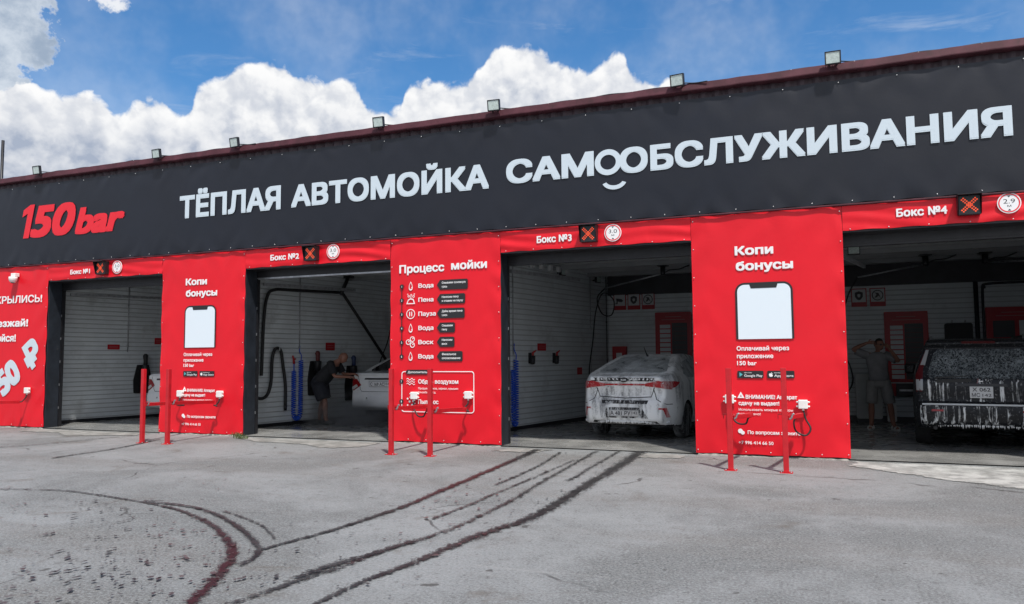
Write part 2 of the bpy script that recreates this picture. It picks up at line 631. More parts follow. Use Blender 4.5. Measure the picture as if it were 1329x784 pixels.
def text_bm(s, x0, z0, cap, x1=None, y=-0.006, bold=0.026, shear=0.0, space=1.0, th=0.002, anchor='l', rot=0.0):
    """lettering standing in the facade plane, baseline z0, capitals cap high, stretched to end at x1"""
    me0 = text_mesh(s, bold, shear, space, 0.0)
    big = cap > 0.07
    bold = bold * 1.15
    if bold > 0.001:                     # heavier strokes: the outline laid over itself, shifted all round, in hair-thin steps
        bb = B()
        sh = [(-1, -1), (1, 1), (-1, 1), (1, -1)] + ([(0, -1), (0, 1), (-1, 0), (1, 0)] if big else [])
        for i, (ax, az) in enumerate(sh):
            q = me0.copy(); q.transform(Matrix.Translation((ax * bold, az * bold, i * 1.0))); bb.from_mesh(q); bpy.data.meshes.remove(q)
        me = bpy.data.meshes.new('lettering'); bb.to_mesh(me); bb.free(); bpy.data.meshes.remove(me0)
    else:
        me = me0
    xs = [v.co.x for v in me.vertices]
    lo, hi = min(xs), max(xs)
    k = cap / (CAP0 + 2 * bold)
    sx = (x1 - x0) / (hi - lo) if x1 is not None else k
    off = {'l': 0.0, 'c': -(hi - lo) * sx / 2, 'r': -(hi - lo) * sx}[anchor] if x1 is None else 0.0
    c, sn = math.cos(rot), math.sin(rot)
    for v in me.vertices:
        a = (v.co.x - lo) * sx + off
        b = (v.co.y + bold) * k
        v.co = Vector((x0 + a * c - b * sn, y - 0.0004 * v.co.z, z0 + a * sn + b * c))
    bm = B()
    bm.from_mesh(me)
    bpy.data.meshes.remove(me)
    return bm


def text(parent, s, x0, z0, cap, x1=None, m=None, name='lettering', **kw):
    return obj(name, text_bm(s, x0, z0, cap, x1, **kw), m or M_white, parent)


def texts(parent, lines, m=None, name='lettering', **kw):
    """several lines of one notice, each line a piece of lettering"""
    for ln in lines:
        st, x0, z0, cap = ln[:4]
        o = obj(name, text_bm(st, x0, z0, cap, ln[4] if len(ln) > 4 else None, **kw), m or M_white, parent)
    return o


# ------------------------------------------------------------------ the setting: ground
K = 0.185                                             # the bays run at a slight angle: x grows by K per metre of depth
WALL0 = [-0.95, 4.15, 9.3, 14.45, 19.5]               # partition walls at y = 0
EDGE = [0.0, 3.265, 5.345, 8.525, 10.605, 13.7, 15.78, 18.88]
YB = 6.9                                              # back wall
ZS, ZB0, ZB1, ZR = 3.163, 3.543, 5.355, 5.51          # strip bottom, banner bottom and top, roof edge
CEIL = 3.42


def ground_mat():
    m = bpy.data.materials.new('worn asphalt')
    m.use_nodes = True
    t = m.node_tree; b = t.nodes['Principled BSDF']; N = NT(t)
    p = N.n('ShaderNodeTexCoord').outputs['Object']
    grain = N.noise(p, 48, 5, 0.85)
    grit = N.voro(p, 45, 'F1')
    mid = N.noise(p, 6.5, 7, 0.68)
    big = N.noise(p, 0.42, 7, 0.62, 0.5)
    lane = N.noise(N.mapping(p, rot=(0, 0, R(12)), scale=(0.10, 0.8, 1)), 1.0, 6, 0.6)
    c = N.mix(N.mrange(big, 0.40, 0.62), (0.112, 0.116, 0.117), (0.212, 0.221, 0.226))
    c = N.mix(N.math('MULTIPLY', N.mrange(lane, 0.48, 0.66), 0.60), c, (0.128, 0.122, 0.115))
    c = N.mix(N.math('MULTIPLY', N.mrange(mid, 0.52, 0.70), 0.5), c, (0.235, 0.245, 0.25))
    c = N.mix(N.math('MULTIPLY', N.mrange(mid, 0.46, 0.34), 0.5), c, (0.082, 0.080, 0.078))
    c = N.mix(N.mrange(grain, 0.42, 0.66, 0, 0.72), c, (0.31, 0.325, 0.33))
    c = N.mix(N.mrange(grain, 0.46, 0.30, 0, 0.85), c, (0.04, 0.04, 0.041))
    c = N.mix(N.math('MULTIPLY', N.mrange(grit, 0.17, 0.09), 0.5), c, (0.40, 0.39, 0.37))
    # brown oil and rust blots, pale scuffs
    ob = N.noise(N.mapping(p, loc=(4, 1, 0)), 0.9, 6, 0.7, 0.8)
    c = N.mix(N.mrange(ob, 0.57, 0.72, 0, 0.6), c, (0.105, 0.090, 0.075))
    sp = N.noise(N.mapping(p, loc=(9, 5, 0)), 4.5, 3, 0.5)
    c = N.mix(N.mrange(sp, 0.69, 0.72, 0, 0.75), c, (0.045, 0.042, 0.040))
    sc1 = N.noise(N.mapping(p, rot=(0, 0, R(7)), scale=(0.25, 6.0, 1)), 1.3, 5, 0.62)
    c = N.mix(N.mrange(sc1, 0.66, 0.72, 0, 0.34), c, (0.34, 0.34, 0.335))
    # hairline cracks with broken runs
    w = N.n('ShaderNodeTexNoise'); N.put(w.inputs['Vector'], p); w.inputs['Scale'].default_value = 1.2; w.inputs['Detail'].default_value = 6
    wv = N.n('ShaderNodeVectorMath', operation='MULTIPLY_ADD'); t.links.new(w.outputs['Color'], wv.inputs[0]); wv.inputs[1].default_value = (0.7, 0.7, 0); t.links.new(p, wv.inputs[2])
    ck = N.voro(wv.outputs[0], 0.21, 'DISTANCE_TO_EDGE')
    ckm = N.math('MULTIPLY', N.mrange(ck, 0.0035, 0.0012), N.mrange(N.noise(p, 0.8, 3), 0.50, 0.60))
    c = N.mix(N.math('MULTIPLY', ckm, 0.75), c, (0.045, 0.043, 0.042))
    patchy = N.noise(N.mapping(p, loc=(3, 8, 0)), 14, 5, 0.75)
    c = N.mix(N.mrange(patchy, 0.44, 0.30, 0, 0.55), c, (0.070, 0.069, 0.068))
    c = N.mix(N.mrange(patchy, 0.56, 0.72, 0, 0.50), c, (0.25, 0.25, 0.25))
    t.links.new(c, b.inputs['Base Color'])
    t.links.new(N.mrange(big, 0.3, 0.7, 0.92, 0.72), b.inputs['Roughness'])
    b.inputs['Specular IOR Level'].default_value = 0.35
    bp = N.n('ShaderNodeBump'); bp.inputs['Distance'].default_value = 0.006
    h = N.math('ADD', N.math('MULTIPLY', grain, 0.8), N.math('ADD', N.math('MULTIPLY', mid, 0.8), N.math('MULTIPLY', ckm, -1.0)))
    t.links.new(h, bp.inputs['Height']); t.links.new(bp.outputs[0], b.inputs['Normal'])
    return m


M_ground = ground_mat()
bm = B()
xs = [-900, -200, -60, -30] + [(-20 + i * 1.0) for i in range(61)] + [55, 80, 220, 900]
ys = [-900, -200, -60, -30] + [(-20 + i * 1.0) for i in range(46)] + [40, 80, 220, 900]
grid = [[bm.verts.new((x, y, 0.0)) for x in xs] for y in ys]
for j in range(len(ys) - 1):
    for i in range(len(xs) - 1):
        bm.faces.new((grid[j][i], grid[j][i + 1], grid[j + 1][i + 1], grid[j + 1][i]))
tag(obj('ground', bm, M_ground), kind='structure')


def edge_mat(name, lo, hi, rough, edge_scale=7.0, edge_amp=0.9, keep=0.5, gaps=0.0, bump=0.004, feather=0.1, tint=None):
    """a stain or crust with a broken outline; UV x runs 0..1 across, or holds the distance from the rim"""
    m = bpy.data.materials.new(name)
    m.use_nodes = True
    t = m.node_tree; b = t.nodes['Principled BSDF']; N = NT(t)
    p = N.n('ShaderNodeTexCoord').outputs['Object']
    at = N.n('ShaderNodeAttribute', attribute_name='rim')
    rim = at.outputs['Fac']
    a = N.math('ADD', N.math('MULTIPLY', N.noise(p, edge_scale, 6, 0.68), 0.55), N.math('MULTIPLY', N.noise(p, edge_scale * 4.2, 4, 0.6), 0.45))
    f = N.math('ADD', rim, N.math('MULTIPLY', N.math('SUBTRACT', a, 0.5), edge_amp))
    f = N.mrange(f, keep - feather, keep + feather)
    if gaps > 0:
        g = N.noise(p, 16, 4, 0.6)
        f = N.math('MULTIPLY', f, N.mrange(g, 0.28 + 0.3 * gaps, 0.36 + 0.3 * gaps))
    v = N.noise(p, 3.2, 6, 0.65)
    c = N.mix(N.mrange(v, 0.35, 0.65), lo, hi)
    c = N.mix(N.mrange(N.noise(p, 90, 3, 0.7), 0.55, 0.75, 0, 0.4), c, tuple(min(1, x * 1.7) for x in hi))
    c = N.mix(N.mrange(N.noise(p, 70, 3, 0.7), 0.45, 0.28, 0, 0.5), c, tuple(x * 0.45 for x in lo))
    if tint:  # red facade's reflection in the wet marks, painted into the colour
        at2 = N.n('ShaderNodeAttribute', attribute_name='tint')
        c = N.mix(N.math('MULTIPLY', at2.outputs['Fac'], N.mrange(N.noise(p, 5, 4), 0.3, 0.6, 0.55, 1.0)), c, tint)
    t.links.new(c, b.inputs['Base Color'])
    b.inputs['Roughness'].default_value = rough
    b.inputs['Specular IOR Level'].default_value = 0.3
    t.links.new(f, b.inputs['Alpha'])
    bp = N.n('ShaderNodeBump'); bp.inputs['Distance'].default_value = bump
    t.links.new(N.noise(p, 60, 5, 0.7), bp.inputs['Height']); t.links.new(bp.outputs[0], b.inputs['Normal'])
    return m


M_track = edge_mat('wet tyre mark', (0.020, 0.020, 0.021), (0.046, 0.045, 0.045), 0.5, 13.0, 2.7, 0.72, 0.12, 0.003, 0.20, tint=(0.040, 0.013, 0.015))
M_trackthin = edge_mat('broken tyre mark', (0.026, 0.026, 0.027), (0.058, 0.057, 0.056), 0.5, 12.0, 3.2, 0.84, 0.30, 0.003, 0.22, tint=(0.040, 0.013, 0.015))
M_damp = edge_mat('damp pavement', (0.062, 0.061, 0.060), (0.105, 0.104, 0.102), 0.6, 2.2, 1.6, 0.55, 0.0, 0.004, 0.30)
M_apron = edge_mat('concrete apron', (0.18, 0.178, 0.168), (0.31, 0.306, 0.292), 0.85, 2.4, 1.7, 0.45, 0.0, 0.006, 0.06)
M_apronw = edge_mat('whitened concrete apron', (0.21, 0.212, 0.205), (0.44, 0.445, 0.43), 0.85, 2.2, 1.8, 0.48, 0.0, 0.006, 0.10)
M_floor = mat('wet bay floor', (0.27, 0.27, 0.262), 0.24, var=0.22, vscale=0.9, bump=0.0015, bscale=14, rvar=0.14, dirt=(0.17, 0.17, 0.166), ds=0.8, dlo=0.45, dhi=0.7)


def ribbon(name, pts, w, m, z, refl_tints=None, n=10, kind='structure'):
    c = catmull([(x, y, z) for x, y in pts], n)
    N_ = len(c)
    bm = B()
    lay = bm.verts.layers.float.new('rim'); lt = bm.verts.layers.float.new('tint')
    rows = []
    cols = [-1, -0.5, 0, 0.5, 1]
    for i, p in enumerate(c):
        d = (c[min(i + 1, N_ - 1)] - c[max(i - 1, 0)]).normalized()
        s = Vector((-d.y, d.x, 0))
        ww = w(i / (N_ - 1)) if callable(w) else w
        row = []
        for q in cols:
            v = bm.verts.new(p + s * ww * 0.86 * q)
            v[lay] = 1 - abs(q)
            u = i / (N_ - 1)
            v[lt] = refl_tints(u) if refl_tints else 0.0
            row.append(v)
        rows.append(row)
    for i in range(N_ - 1):
        for k in range(len(cols) - 1):
            bm.faces.new((rows[i][k], rows[i][k + 1], rows[i + 1][k + 1], rows[i + 1][k]))
    bmesh.ops.recalc_face_normals(bm, faces=bm.faces[:])
    return tag(obj(name, bm, m), kind=kind)


def slab(name, poly, m, z, rise=0.0, inset=0.35, kind='structure'):
    """flat patch with its rim value rising inwards"""
    bm = B()
    lay = bm.verts.layers.float.new('rim'); bm.verts.layers.float.new('tint')
    den = []
    n = len(poly)
    for i in range(n):
        a, b = Vector(poly[i]), Vector(poly[(i + 1) % n])
        k = max(1, int((b - a).length / 0.25))
        for j in range(k): den.append(a + (b - a) * j / k)
    la = np.array([(p.x, p.y) for p in den])

    def rim(x, y):
        a_ = la; b_ = np.roll(la, -1, 0); d_ = b_ - a_
        t_ = np.clip(((np.array((x, y)) - a_) * d_).sum(1) / np.maximum((d_ * d_).sum(1), 1e-9), 0, 1)
        q_ = a_ + d_ * t_[:, None]
        return float(np.min(np.hypot(q_[:, 0] - x, q_[:, 1] - y)))
    g = np.array([(x, y) for x in np.arange(la[:, 0].min(), la[:, 0].max(), .14) for y in np.arange(la[:, 1].min(), la[:, 1].max(), .14)])
    g = g[winding(g, [la]) != 0]
    g = [tuple(q) for q in g if rim(*q) > .05]
    v, f, _ = fill_loops([[tuple(q) for q in la]], g)
    vs = {}
    for t_ in f:
        q = []
        for k in t_:
            if k not in vs:
                vs[k] = bm.verts.new((v[k].x, v[k].y, z))
                vs[k][lay] = min(1.0, rim(v[k].x, v[k].y) / inset)
            q.append(vs[k])
        fc = bm.faces.new(q); fc.normal_update()
        if fc.normal.z < 0: fc.normal_flip()
    return tag(obj(name, bm, m), kind=kind)


# bay floor, aprons at the thresholds
bm = B()
fx = [(-2.9, 0.06), (21.0, 0.06), (21.0 + K * 7, 7.0), (-2.9 + K * 7, 7.0)]
bm.faces.new([bm.verts.new((x, y, 0.016)) for x, y in fx])
tag(obj('bay_floor', bm, M_floor), kind='structure')
for nm, poly, mm, z in (
        ('threshold_apron', [(-0.35, -0.72), (0.0, 0.05), (3.3, 0.05), (3.32, -0.65), (2.7, -0.75), (1.9, -1.15), (1.2, -0.70)], M_apron, 0.008),
        ('threshold_apron', [(5.2, -0.25), (5.38, 0.05), (8.52, 0.05), (8.62, -0.75), (7.9, -1.30), (7.3, -0.85), (6.2, -0.80)], M_apron, 0.008),
        ('threshold_apron', [(10.55, -0.75), (10.65, 0.05), (11.75, 0.05), (11.5, -0.62)], M_apron, 0.008),
        ('threshold_apron', [(12.80, -0.78), (12.75, 0.05), (13.68, 0.05), (13.72, -0.62)], M_apron, 0.008),
        ('threshold_apron', [(15.55, -0.55), (15.74, 0.05), (18.9, 0.05), (19.0, -2.2), (17.4, -2.05), (16.4, -1.35)], M_apronw, 0.008)):
    slab(nm, poly, mm, z, inset=0.30)
# damp sheen where the water runs out of the bays

# tyre marks
step = lambda a, b: (lambda u: 1.0 if a < u < b else 0.0)
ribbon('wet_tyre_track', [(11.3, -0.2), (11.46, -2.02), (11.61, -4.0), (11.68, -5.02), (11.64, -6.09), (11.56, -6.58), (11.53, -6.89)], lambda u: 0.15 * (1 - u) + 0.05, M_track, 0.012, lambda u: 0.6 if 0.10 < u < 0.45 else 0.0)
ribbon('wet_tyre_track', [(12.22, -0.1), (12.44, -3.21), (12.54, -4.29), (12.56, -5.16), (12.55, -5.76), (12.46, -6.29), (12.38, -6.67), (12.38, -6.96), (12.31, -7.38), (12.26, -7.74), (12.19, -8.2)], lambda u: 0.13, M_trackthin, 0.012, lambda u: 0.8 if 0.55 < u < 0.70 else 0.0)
ribbon('wet_tyre_track', [(12.26, -7.35), (12.30, -7.0), (12.40, -6.6), (12.47, -6.2)], 0.13, M_track, 0.015)
ribbon('wet_tyre_track', [(12.86, 0.2), (12.93, -1.2), (12.97, -2.85), (13.03, -4.84), (12.91, -5.62), (12.84, -6.07), (12.78, -6.81), (12.71, -7.27), (12.7, -7.9)], lambda u: 0.22 * (1 - u) + 0.07, M_track, 0.012)
ribbon('wet_tyre_track', [(12.21, -1.19), (12.23, -2.93), (12.23, -4.07), (12.24, -4.82), (12.21, -5.39)], 0.10, M_trackthin, 0.012)
ribbon('wet_tyre_track', [(11.75, -0.4), (11.95, -2.0), (12.02, -3.5)], 0.12, M_trackthin, 0.012)
ribbon('wet_tyre_track', [(12.55, 0.0), (12.62, -1.5), (12.70, -3.0)], 0.13, M_trackthin, 0.012)
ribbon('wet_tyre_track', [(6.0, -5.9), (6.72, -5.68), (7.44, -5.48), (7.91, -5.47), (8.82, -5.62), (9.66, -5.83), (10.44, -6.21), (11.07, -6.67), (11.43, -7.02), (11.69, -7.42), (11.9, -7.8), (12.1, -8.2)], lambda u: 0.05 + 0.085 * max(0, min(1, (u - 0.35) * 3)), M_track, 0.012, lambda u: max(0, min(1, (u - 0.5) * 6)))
ribbon('wet_tyre_track', [(9.04, -5.62), (9.82, -5.72), (10.54, -6.08), (11.24, -6.58), (11.58, -6.92), (11.70, -7.24)], 0.085, M_track, 0.015)
ribbon('wet_tyre_track', [(10.2, -5.75), (10.9, -6.1), (11.4, -6.5)], 0.06, M_trackthin, 0.012)
ribbon('wet_tyre_track', [(1.5, -3.6), (2.63, -2.83), (2.96, -2.12), (3.08, -1.15), (3.3, -0.5)], 0.10, M_trackthin, 0.012)
ribbon('wet_tyre_track', [(4.9, -3.5), (4.84, -3.15), (4.74, -2.25), (4.27, -0.9)], 0.09, M_track, 0.012)

# splashes dripped along the curve: one uncountable scatter
M_drop = mat('splash water', (0.058, 0.058, 0.060), 0.35, var=0.3, vscale=9)
bm = B()
rnd = random.Random(5)


def blob(x, y, r, st, a):
    n = 9
    ca, sa = math.cos(a), math.sin(a)
    ph = [rnd.uniform(0.6, 1.3) for _ in range(n)]
    vs = []
    for k in range(n):
        t = 2 * math.pi * k / n
        u, v = r * st * math.cos(t) * ph[k], r * math.sin(t) * ph[k]
        vs.append(bm.verts.new((x + u * ca - v * sa, y + u * sa + v * ca, 0.018)))
    bm.faces.new(vs)


arc = catmull([(8.2, -5.6, 0), (9.66, -6.0, 0), (10.6, -6.5, 0), (11.2, -7.0, 0), (11.6, -7.5, 0), (11.9, -8.0, 0)], 20)
def drop(x, y, k=1.0):
    b_ = rnd.random()
    blob(x, y, (0.007 + 0.012 * b_ ** 3) * k, rnd.uniform(1.0, 2.4), R(100) + rnd.gauss(0, 0.5))


for _ in range(330):
    p = rnd.choice(arc)
    sp = abs(rnd.gauss(0, 0.75))
    drop(p.x - sp * 0.85 + rnd.gauss(0, 0.25), p.y - sp * 0.6 + rnd.gauss(0, 0.22))
for _ in range(190):
    u = rnd.random()
    drop(11.55 + 1.35 * rnd.random() + 0.2 * u, -0.3 - 7.4 * u, 0.9)
for _ in range(95):
    drop(rnd.uniform(10.0, 12.3), -7.7 + rnd.gauss(0, 0.45), 1.15)
for _ in range(200):
    drop(rnd.uniform(4.5, 12.2), rnd.uniform(-8.4, -4.2), 0.75)
bmesh.ops.recalc_face_normals(bm, faces=bm.faces[:])
for f in bm.faces:
    if f.normal.z < 0: f.normal_flip()
tag(obj('water_splashes', bm, M_drop), kind='stuff', label='dark water drops spattered over the asphalt beside the tyre tracks', cat='water')

# ------------------------------------------------------------------ the building
bld = thing('car_wash_building', 'long self service car wash with four open bays and a maroon roof edge', 'building', (8.0, 0, 0))


def slat_wall(bm, p0, p1, z0, z1, nrm, pitch=0.105, depth=0.014):
    """ribbed sandwich panel wall seen from the side nrm points to"""
    p0, p1 = Vector((*p0, 0)), Vector((*p1, 0))
    n = Vector((*nrm, 0)).normalized()
    zs = [(z0, 0)]
    z = z0
    while z + pitch < z1:
        z += pitch
        zs += [(z - 0.022, 0), (z - 0.016, -depth), (z - 0.002, -depth), (z, 0)]
    zs.append((z1, 0))
    L = [bm.verts.new(p0 + n * d + Vector((0, 0, z))) for z, d in zs]
    Rr = [bm.verts.new(p1 + n * d + Vector((0, 0, z))) for z, d in zs]
    for i in range(len(zs) - 1):
        f = bm.faces.new((L[i], Rr[i], Rr[i + 1], L[i + 1]))
        f.material_index = 1 if zs[i][1] != 0 or zs[i + 1][1] != 0 else 0
        f.normal_update()
        if f.normal.dot(n) < 0: f.normal_flip()


# partitions between bays: two ribbed faces 0.2 apart
for k in range(5):
    bm = B()
    y0 = 0.46
    xa = lambda y: WALL0[k] + K * y
    nr = Vector((1, -K)).normalized()
    slat_wall(bm, (xa(y0), y0), (xa(YB), YB), 0.016, CEIL, (nr.x, nr.y))
    ya, yb = y0, YB
    off = 0.18
    slat_wall(bm, (xa(y0) - off, y0), (xa(YB) - off, YB), 0.016, CEIL, (-nr.x, -nr.y))
    a = [bm.verts.new(q) for q in ((xa(y0) - off, y0, 0), (xa(y0), y0, 0), (xa(y0), y0, CEIL), (xa(y0) - off, y0, CEIL))]
    bm.faces.new(a)
    obj('partition_wall', bm, [M_wall, M_groove], bld)
    bm = B()      # steel foot rail along the wall
    p, q = Vector((xa(y0 + .1) + 0.02, y0 + .1, 0.05)), Vector((xa(YB - .1) + 0.02, YB - .1, 0.05))
    bar(bm, p, q, 0.03, 0.07)
    obj('foot_rail', bm, M_blackmetal, bld)
# back wall, dark band above
bm = B()
slat_wall(bm, (-3.0, YB), (21.5, YB), 0.016, 2.95, (0, -1))
obj('back_wall', bm, [M_wall, M_groove], bld)
bm = B(); box(bm, (-3.0, YB - 0.03, 2.95), (21.5, YB + 0.12, CEIL + 0.1)); obj('upper_band', bm, M_darkband, bld)
bm = B(); box(bm, (-3.0, YB + 0.13, 0), (21.5, YB + 0.25, ZR - 0.6)); obj('rear_wall', bm, M_navy, bld)
bm = B(); box(bm, (-3.0, YB - 0.05, 0.016), (21.5, YB - 0.004, 0.14)); obj('skirting', bm, M_blackmetal, bld)
# ceiling with shallow ribs and a beam, roof
bm = B()
box(bm, (-3.0, 0.42, CEIL), (21.5, YB, CEIL + 0.08))
obj('ceiling', bm, M_ceil, bld)
for yb_ in (2.4, 4.1, 5.8):
    bm = B(); box(bm, (-2.9, yb_, CEIL - 0.10), (21.4, yb_ + 0.08, CEIL - 0.002)); obj('ceiling_beam', bm, M_grey, bld)
bm = B()
v = [bm.verts.new(q) for q in ((-3.1, 0.02, ZR - 0.08), (21.6, 0.02, ZR - 0.08), (21.6, YB + 0.3, ZR - 0.55), (-3.1, YB + 0.3, ZR - 0.55))]
bm.faces.new(v)
bmesh.ops.solidify(bm, geom=bm.faces[:], thickness=0.06)
obj('roof', bm, M_maroon, bld)
bm = B(); box(bm, (-3.05, 0.03, 0), (-2.95, YB + .2, ZR - 0.6)); obj('end_wall', bm, M_navy, bld)
bm = B(); box(bm, (21.0, 0.03, 0), (21.1, YB + .2, ZR - 0.6)); obj('end_wall', bm, M_navy, bld)
# pillars behind the printed sheets, navy flanks
PIL = [(-2.95, 0.0), (EDGE[1], EDGE[2]), (EDGE[3], EDGE[4]), (EDGE[5], EDGE[6]), (EDGE[7], 21.0)]
for a, b in PIL:
    bm = B(); box(bm, (a + 0.012, 0.052, 0.0), (b - 0.012, 0.36, ZB0)); obj('pillar', bm, M_navy, bld, bevel=0.01)
    bm = B()
    up_ = []
    for k_ in range(int((b - a) / 0.05)):
        x = a + 0.03 + k_ * 0.05 + random.uniform(0, .02)
        if x < b - .03: up_.append((x, max(.004, .016 + .016 * noise.noise(Vector((x * 3, a, 0))) + random.uniform(-.006, .006))))
    extr(bm, [(a + .02, 0.0), (b - .02, 0.0)] + up_[::-1], 0.008, 0.050)
    obj('mortar_bed', bm, mat('crumbly mortar', (0.42, 0.40, 0.36), 0.9, var=0.4, vscale=12), bld)
# door tracks and lintels of the sectional doors
for k in range(4):
    a, b = EDGE[2 * k], EDGE[2 * k + 1]
    bm = B(); box(bm, (a - 0.25, 0.37, 3.02), (b + 0.25, 0.60, CEIL)); box(bm, (a - .01, 0.03, ZS - 0.02), (b + .01, 0.37, ZB0)); obj('lintel', bm, M_blackmetal, bld)
    bm = B(); box(bm, (a - 0.1, 0.372, 2.988), (b + 0.1, 0.47, 3.018)); obj('door_seal', bm, M_steel if k == 1 else M_blackmetal, bld)
    for s, x in ((-1, a), (1, b)):
        bm = B()
        box(bm, (x - 0.13 if s < 0 else x + 0.02, 0.38, 0.0), (x - 0.02 if s < 0 else x + 0.13, 0.455, 3.0))
        box(bm, (x - 0.035 if s < 0 else x + 0.0, 0.365, 0.0), (x - 0.0 if s < 0 else x + 0.035, 0.379, 3.0))
        tr = obj('door_track', bm, M_blackmetal, bld)
        for z in (0.4, 0.9, 1.4, 1.9, 2.4):
            bm = B()
            box(bm, (x - 0.05 if s < 0 else x + 0.0, 0.352, z), (x - 0.0 if s < 0 else x + 0.05, 0.364, z + 0.05))
            obj('track_bracket', bm, M_steel, tr)
        bm = B(); bar(bm, (x + s * 0.06, 0.6, 2.92), (x + s * 0.06 + K * 2.5, 3.1, 2.98), 0.04, 0.06); obj('door_rail', bm, M_steel, bld)
# dark corrugated cladding behind the banner, maroon roof edge and ledge
bm = B()
n = int(24 / 0.05)
pr = []
for i in range(n + 1):
    x = -3.0 + 24.0 * i / n
    pr.append((x, 0.045 if (i // 2) % 2 else 0.070))
top_ = [bm.verts.new((x, y, 5.42)) for x, y in pr]; bot = [bm.verts.new((x, y, ZB0 - 0.01)) for x, y in pr]
for i in range(n):
    bm.faces.new((bot[i], bot[i + 1], top_[i + 1], top_[i]))
bmesh.ops.recalc_face_normals(bm, faces=bm.faces[:])
obj('corrugated_cladding', bm, mat('dark corrugated sheet', (0.05, 0.028, 0.036), 0.45, var=0.2), bld)
bm = B()
prof = [(-0.062, 5.418), (-0.074, 5.422), (-0.076, 5.436), (-0.064, 5.50), (-0.058, 5.532), (-0.045, 5.540), (0.07, 5.545), (0.07, 5.41), (-0.05, 5.412)]
nx = 160
rows = []
for i in range(nx + 1):
    x = -3.08 + 24.2 * i / nx
    w = 0.010 * noise.noise(Vector((x * 1.7, 0, 3))) + 0.007 * noise.noise(Vector((x * 4.1, 2, 3)))
    rows.append([bm.verts.new((x, y + w * .6, z + w)) for y, z in prof])
for i in range(nx):
    for k in range(len(prof)):
        j = (k + 1) % len(prof)
        bm.faces.new((rows[i][k], rows[i][j], rows[i + 1][j], rows[i + 1][k]))
bm.faces.new(rows[0]); bm.faces.new(rows[-1][::-1])
bmesh.ops.recalc_face_normals(bm, faces=bm.faces[:])
obj('roof_flashing', bm, M_maroon, bld)
bm = B(); box(bm, (-3.05, -0.030, ZB0 - 0.028), (21.1, -0.003, ZB0 - 0.004)); obj('ledge_flashing', bm, M_maroon, bld, bevel=0.006)
bm = B()                                               # cable clipped along the roof edge
pts = []
x = -3.0
while x < 21:
    pts.append((x, -0.03 + random.uniform(-.012, .012), 5.523 + random.uniform(0, 0.008)))
    pts.append((x + 0.36, -0.03, 5.527 + random.uniform(0.0, 0.022)))
    x += 0.72
tube(bm, catmull(pts, 5), 0.011, 6)
obj('roof_cable', bm, M_black, bld)
clip = None
x = -2.9; xi = 0
while x < 20.9:
    if clip is None:
        bm = B(); box(bm, (x - 0.007, -0.050, 5.508), (x + 0.007, -0.022, 5.54)); clip = obj('cable_clip', bm, M_plastic, bld)
        clipx = x
    else:
        c = clip.copy(); COL.objects.link(c); c.location.x += x - clipx
    x += 0.72 + random.uniform(-.12, .12)

# ------------------------------------------------------------------ printed sheets
EYE = None


def eyelet(parent, x, y, z):
    global EYE
    if EYE is None:
        bm = B()
        lathe(bm, [(0.0, -0.006), (0.004, -0.0055), (0.0075, -0.003), (0.009, 0.0)], axis='Y', seg=10)
        EYE = bpy.data.meshes.new('eyelet'); bm.to_mesh(EYE); bm.free(); EYE.materials.append(mat('eyelet metal', (0.6, 0.6, 0.61), 0.3, metal=0.4))
    o = bpy.data.objects.new('eyelet', EYE); COL.objects.link(o)
    o.parent = parent
    o.location = Vector((x, y, z)) - wpos(parent)
    return o


def sheet(name, x0, x1, z0, z1, m, parent, yf=0.0, step=0.05, amp=0.012, seed=0, pins=(), folds=0.0, sag=0.0):
    """vinyl stretched over a frame: wrinkles pull in from the pins, always backwards from the plane yf"""
    bm = B()
    nx = max(2, int((x1 - x0) / step)); nz = max(2, int((z1 - z0) / step))
    g = []
    for j in range(nz + 1):
        row = []
        for i in range(nx + 1):
            x = x0 + (x1 - x0) * i / nx; z = z0 + (z1 - z0) * j / nz
            ex = min(x - x0, x1 - x); ez = min(z - z0, z1 - z)
            e = min(ex, ez)
            w = 0.5 + 0.5 * noise.noise(Vector((x * 0.9 + seed, z * 1.1, seed)))
            near = math.exp(-max(0.0, e) / 0.22)
            # folds fan out from the pins
            f = 0.5 + 0.5 * math.sin((x * 2.3 - z * (2.0 if (x * 2.3) % 2 > 1 else -2.0)) * 5.0 + 3 * noise.noise(Vector((x * 1.2, z * 1.2, seed + 5))))
            d = amp * (0.35 * w + 0.65 * near * f * (0.4 + 0.6 * w))
            if folds:
                h = 0.5 + 0.5 * math.sin(z * 34 + 2.6 * math.sin(x * 2.1 + seed) + 2.0 * noise.noise(Vector((x * 0.8, z, seed))))
                d += folds * h * (0.3 + 0.7 * abs(noise.noise(Vector((x * 0.7, 3, seed)))) * 2)
            y = yf + min(d, amp + folds)
            zz = z
            if sag and j == 0:
                zz = z + sag * (0.5 + 0.5 * math.cos(2 * math.pi * x / 0.52)) * 0.5
            row.append(bm.verts.new((x, y, zz)))
        g.append(row)
    for j in range(nz):
        for i in range(nx):
            bm.faces.new((g[j][i], g[j][i + 1], g[j + 1][i + 1], g[j + 1][i])).smooth = True
    return obj(name, bm, m, parent)


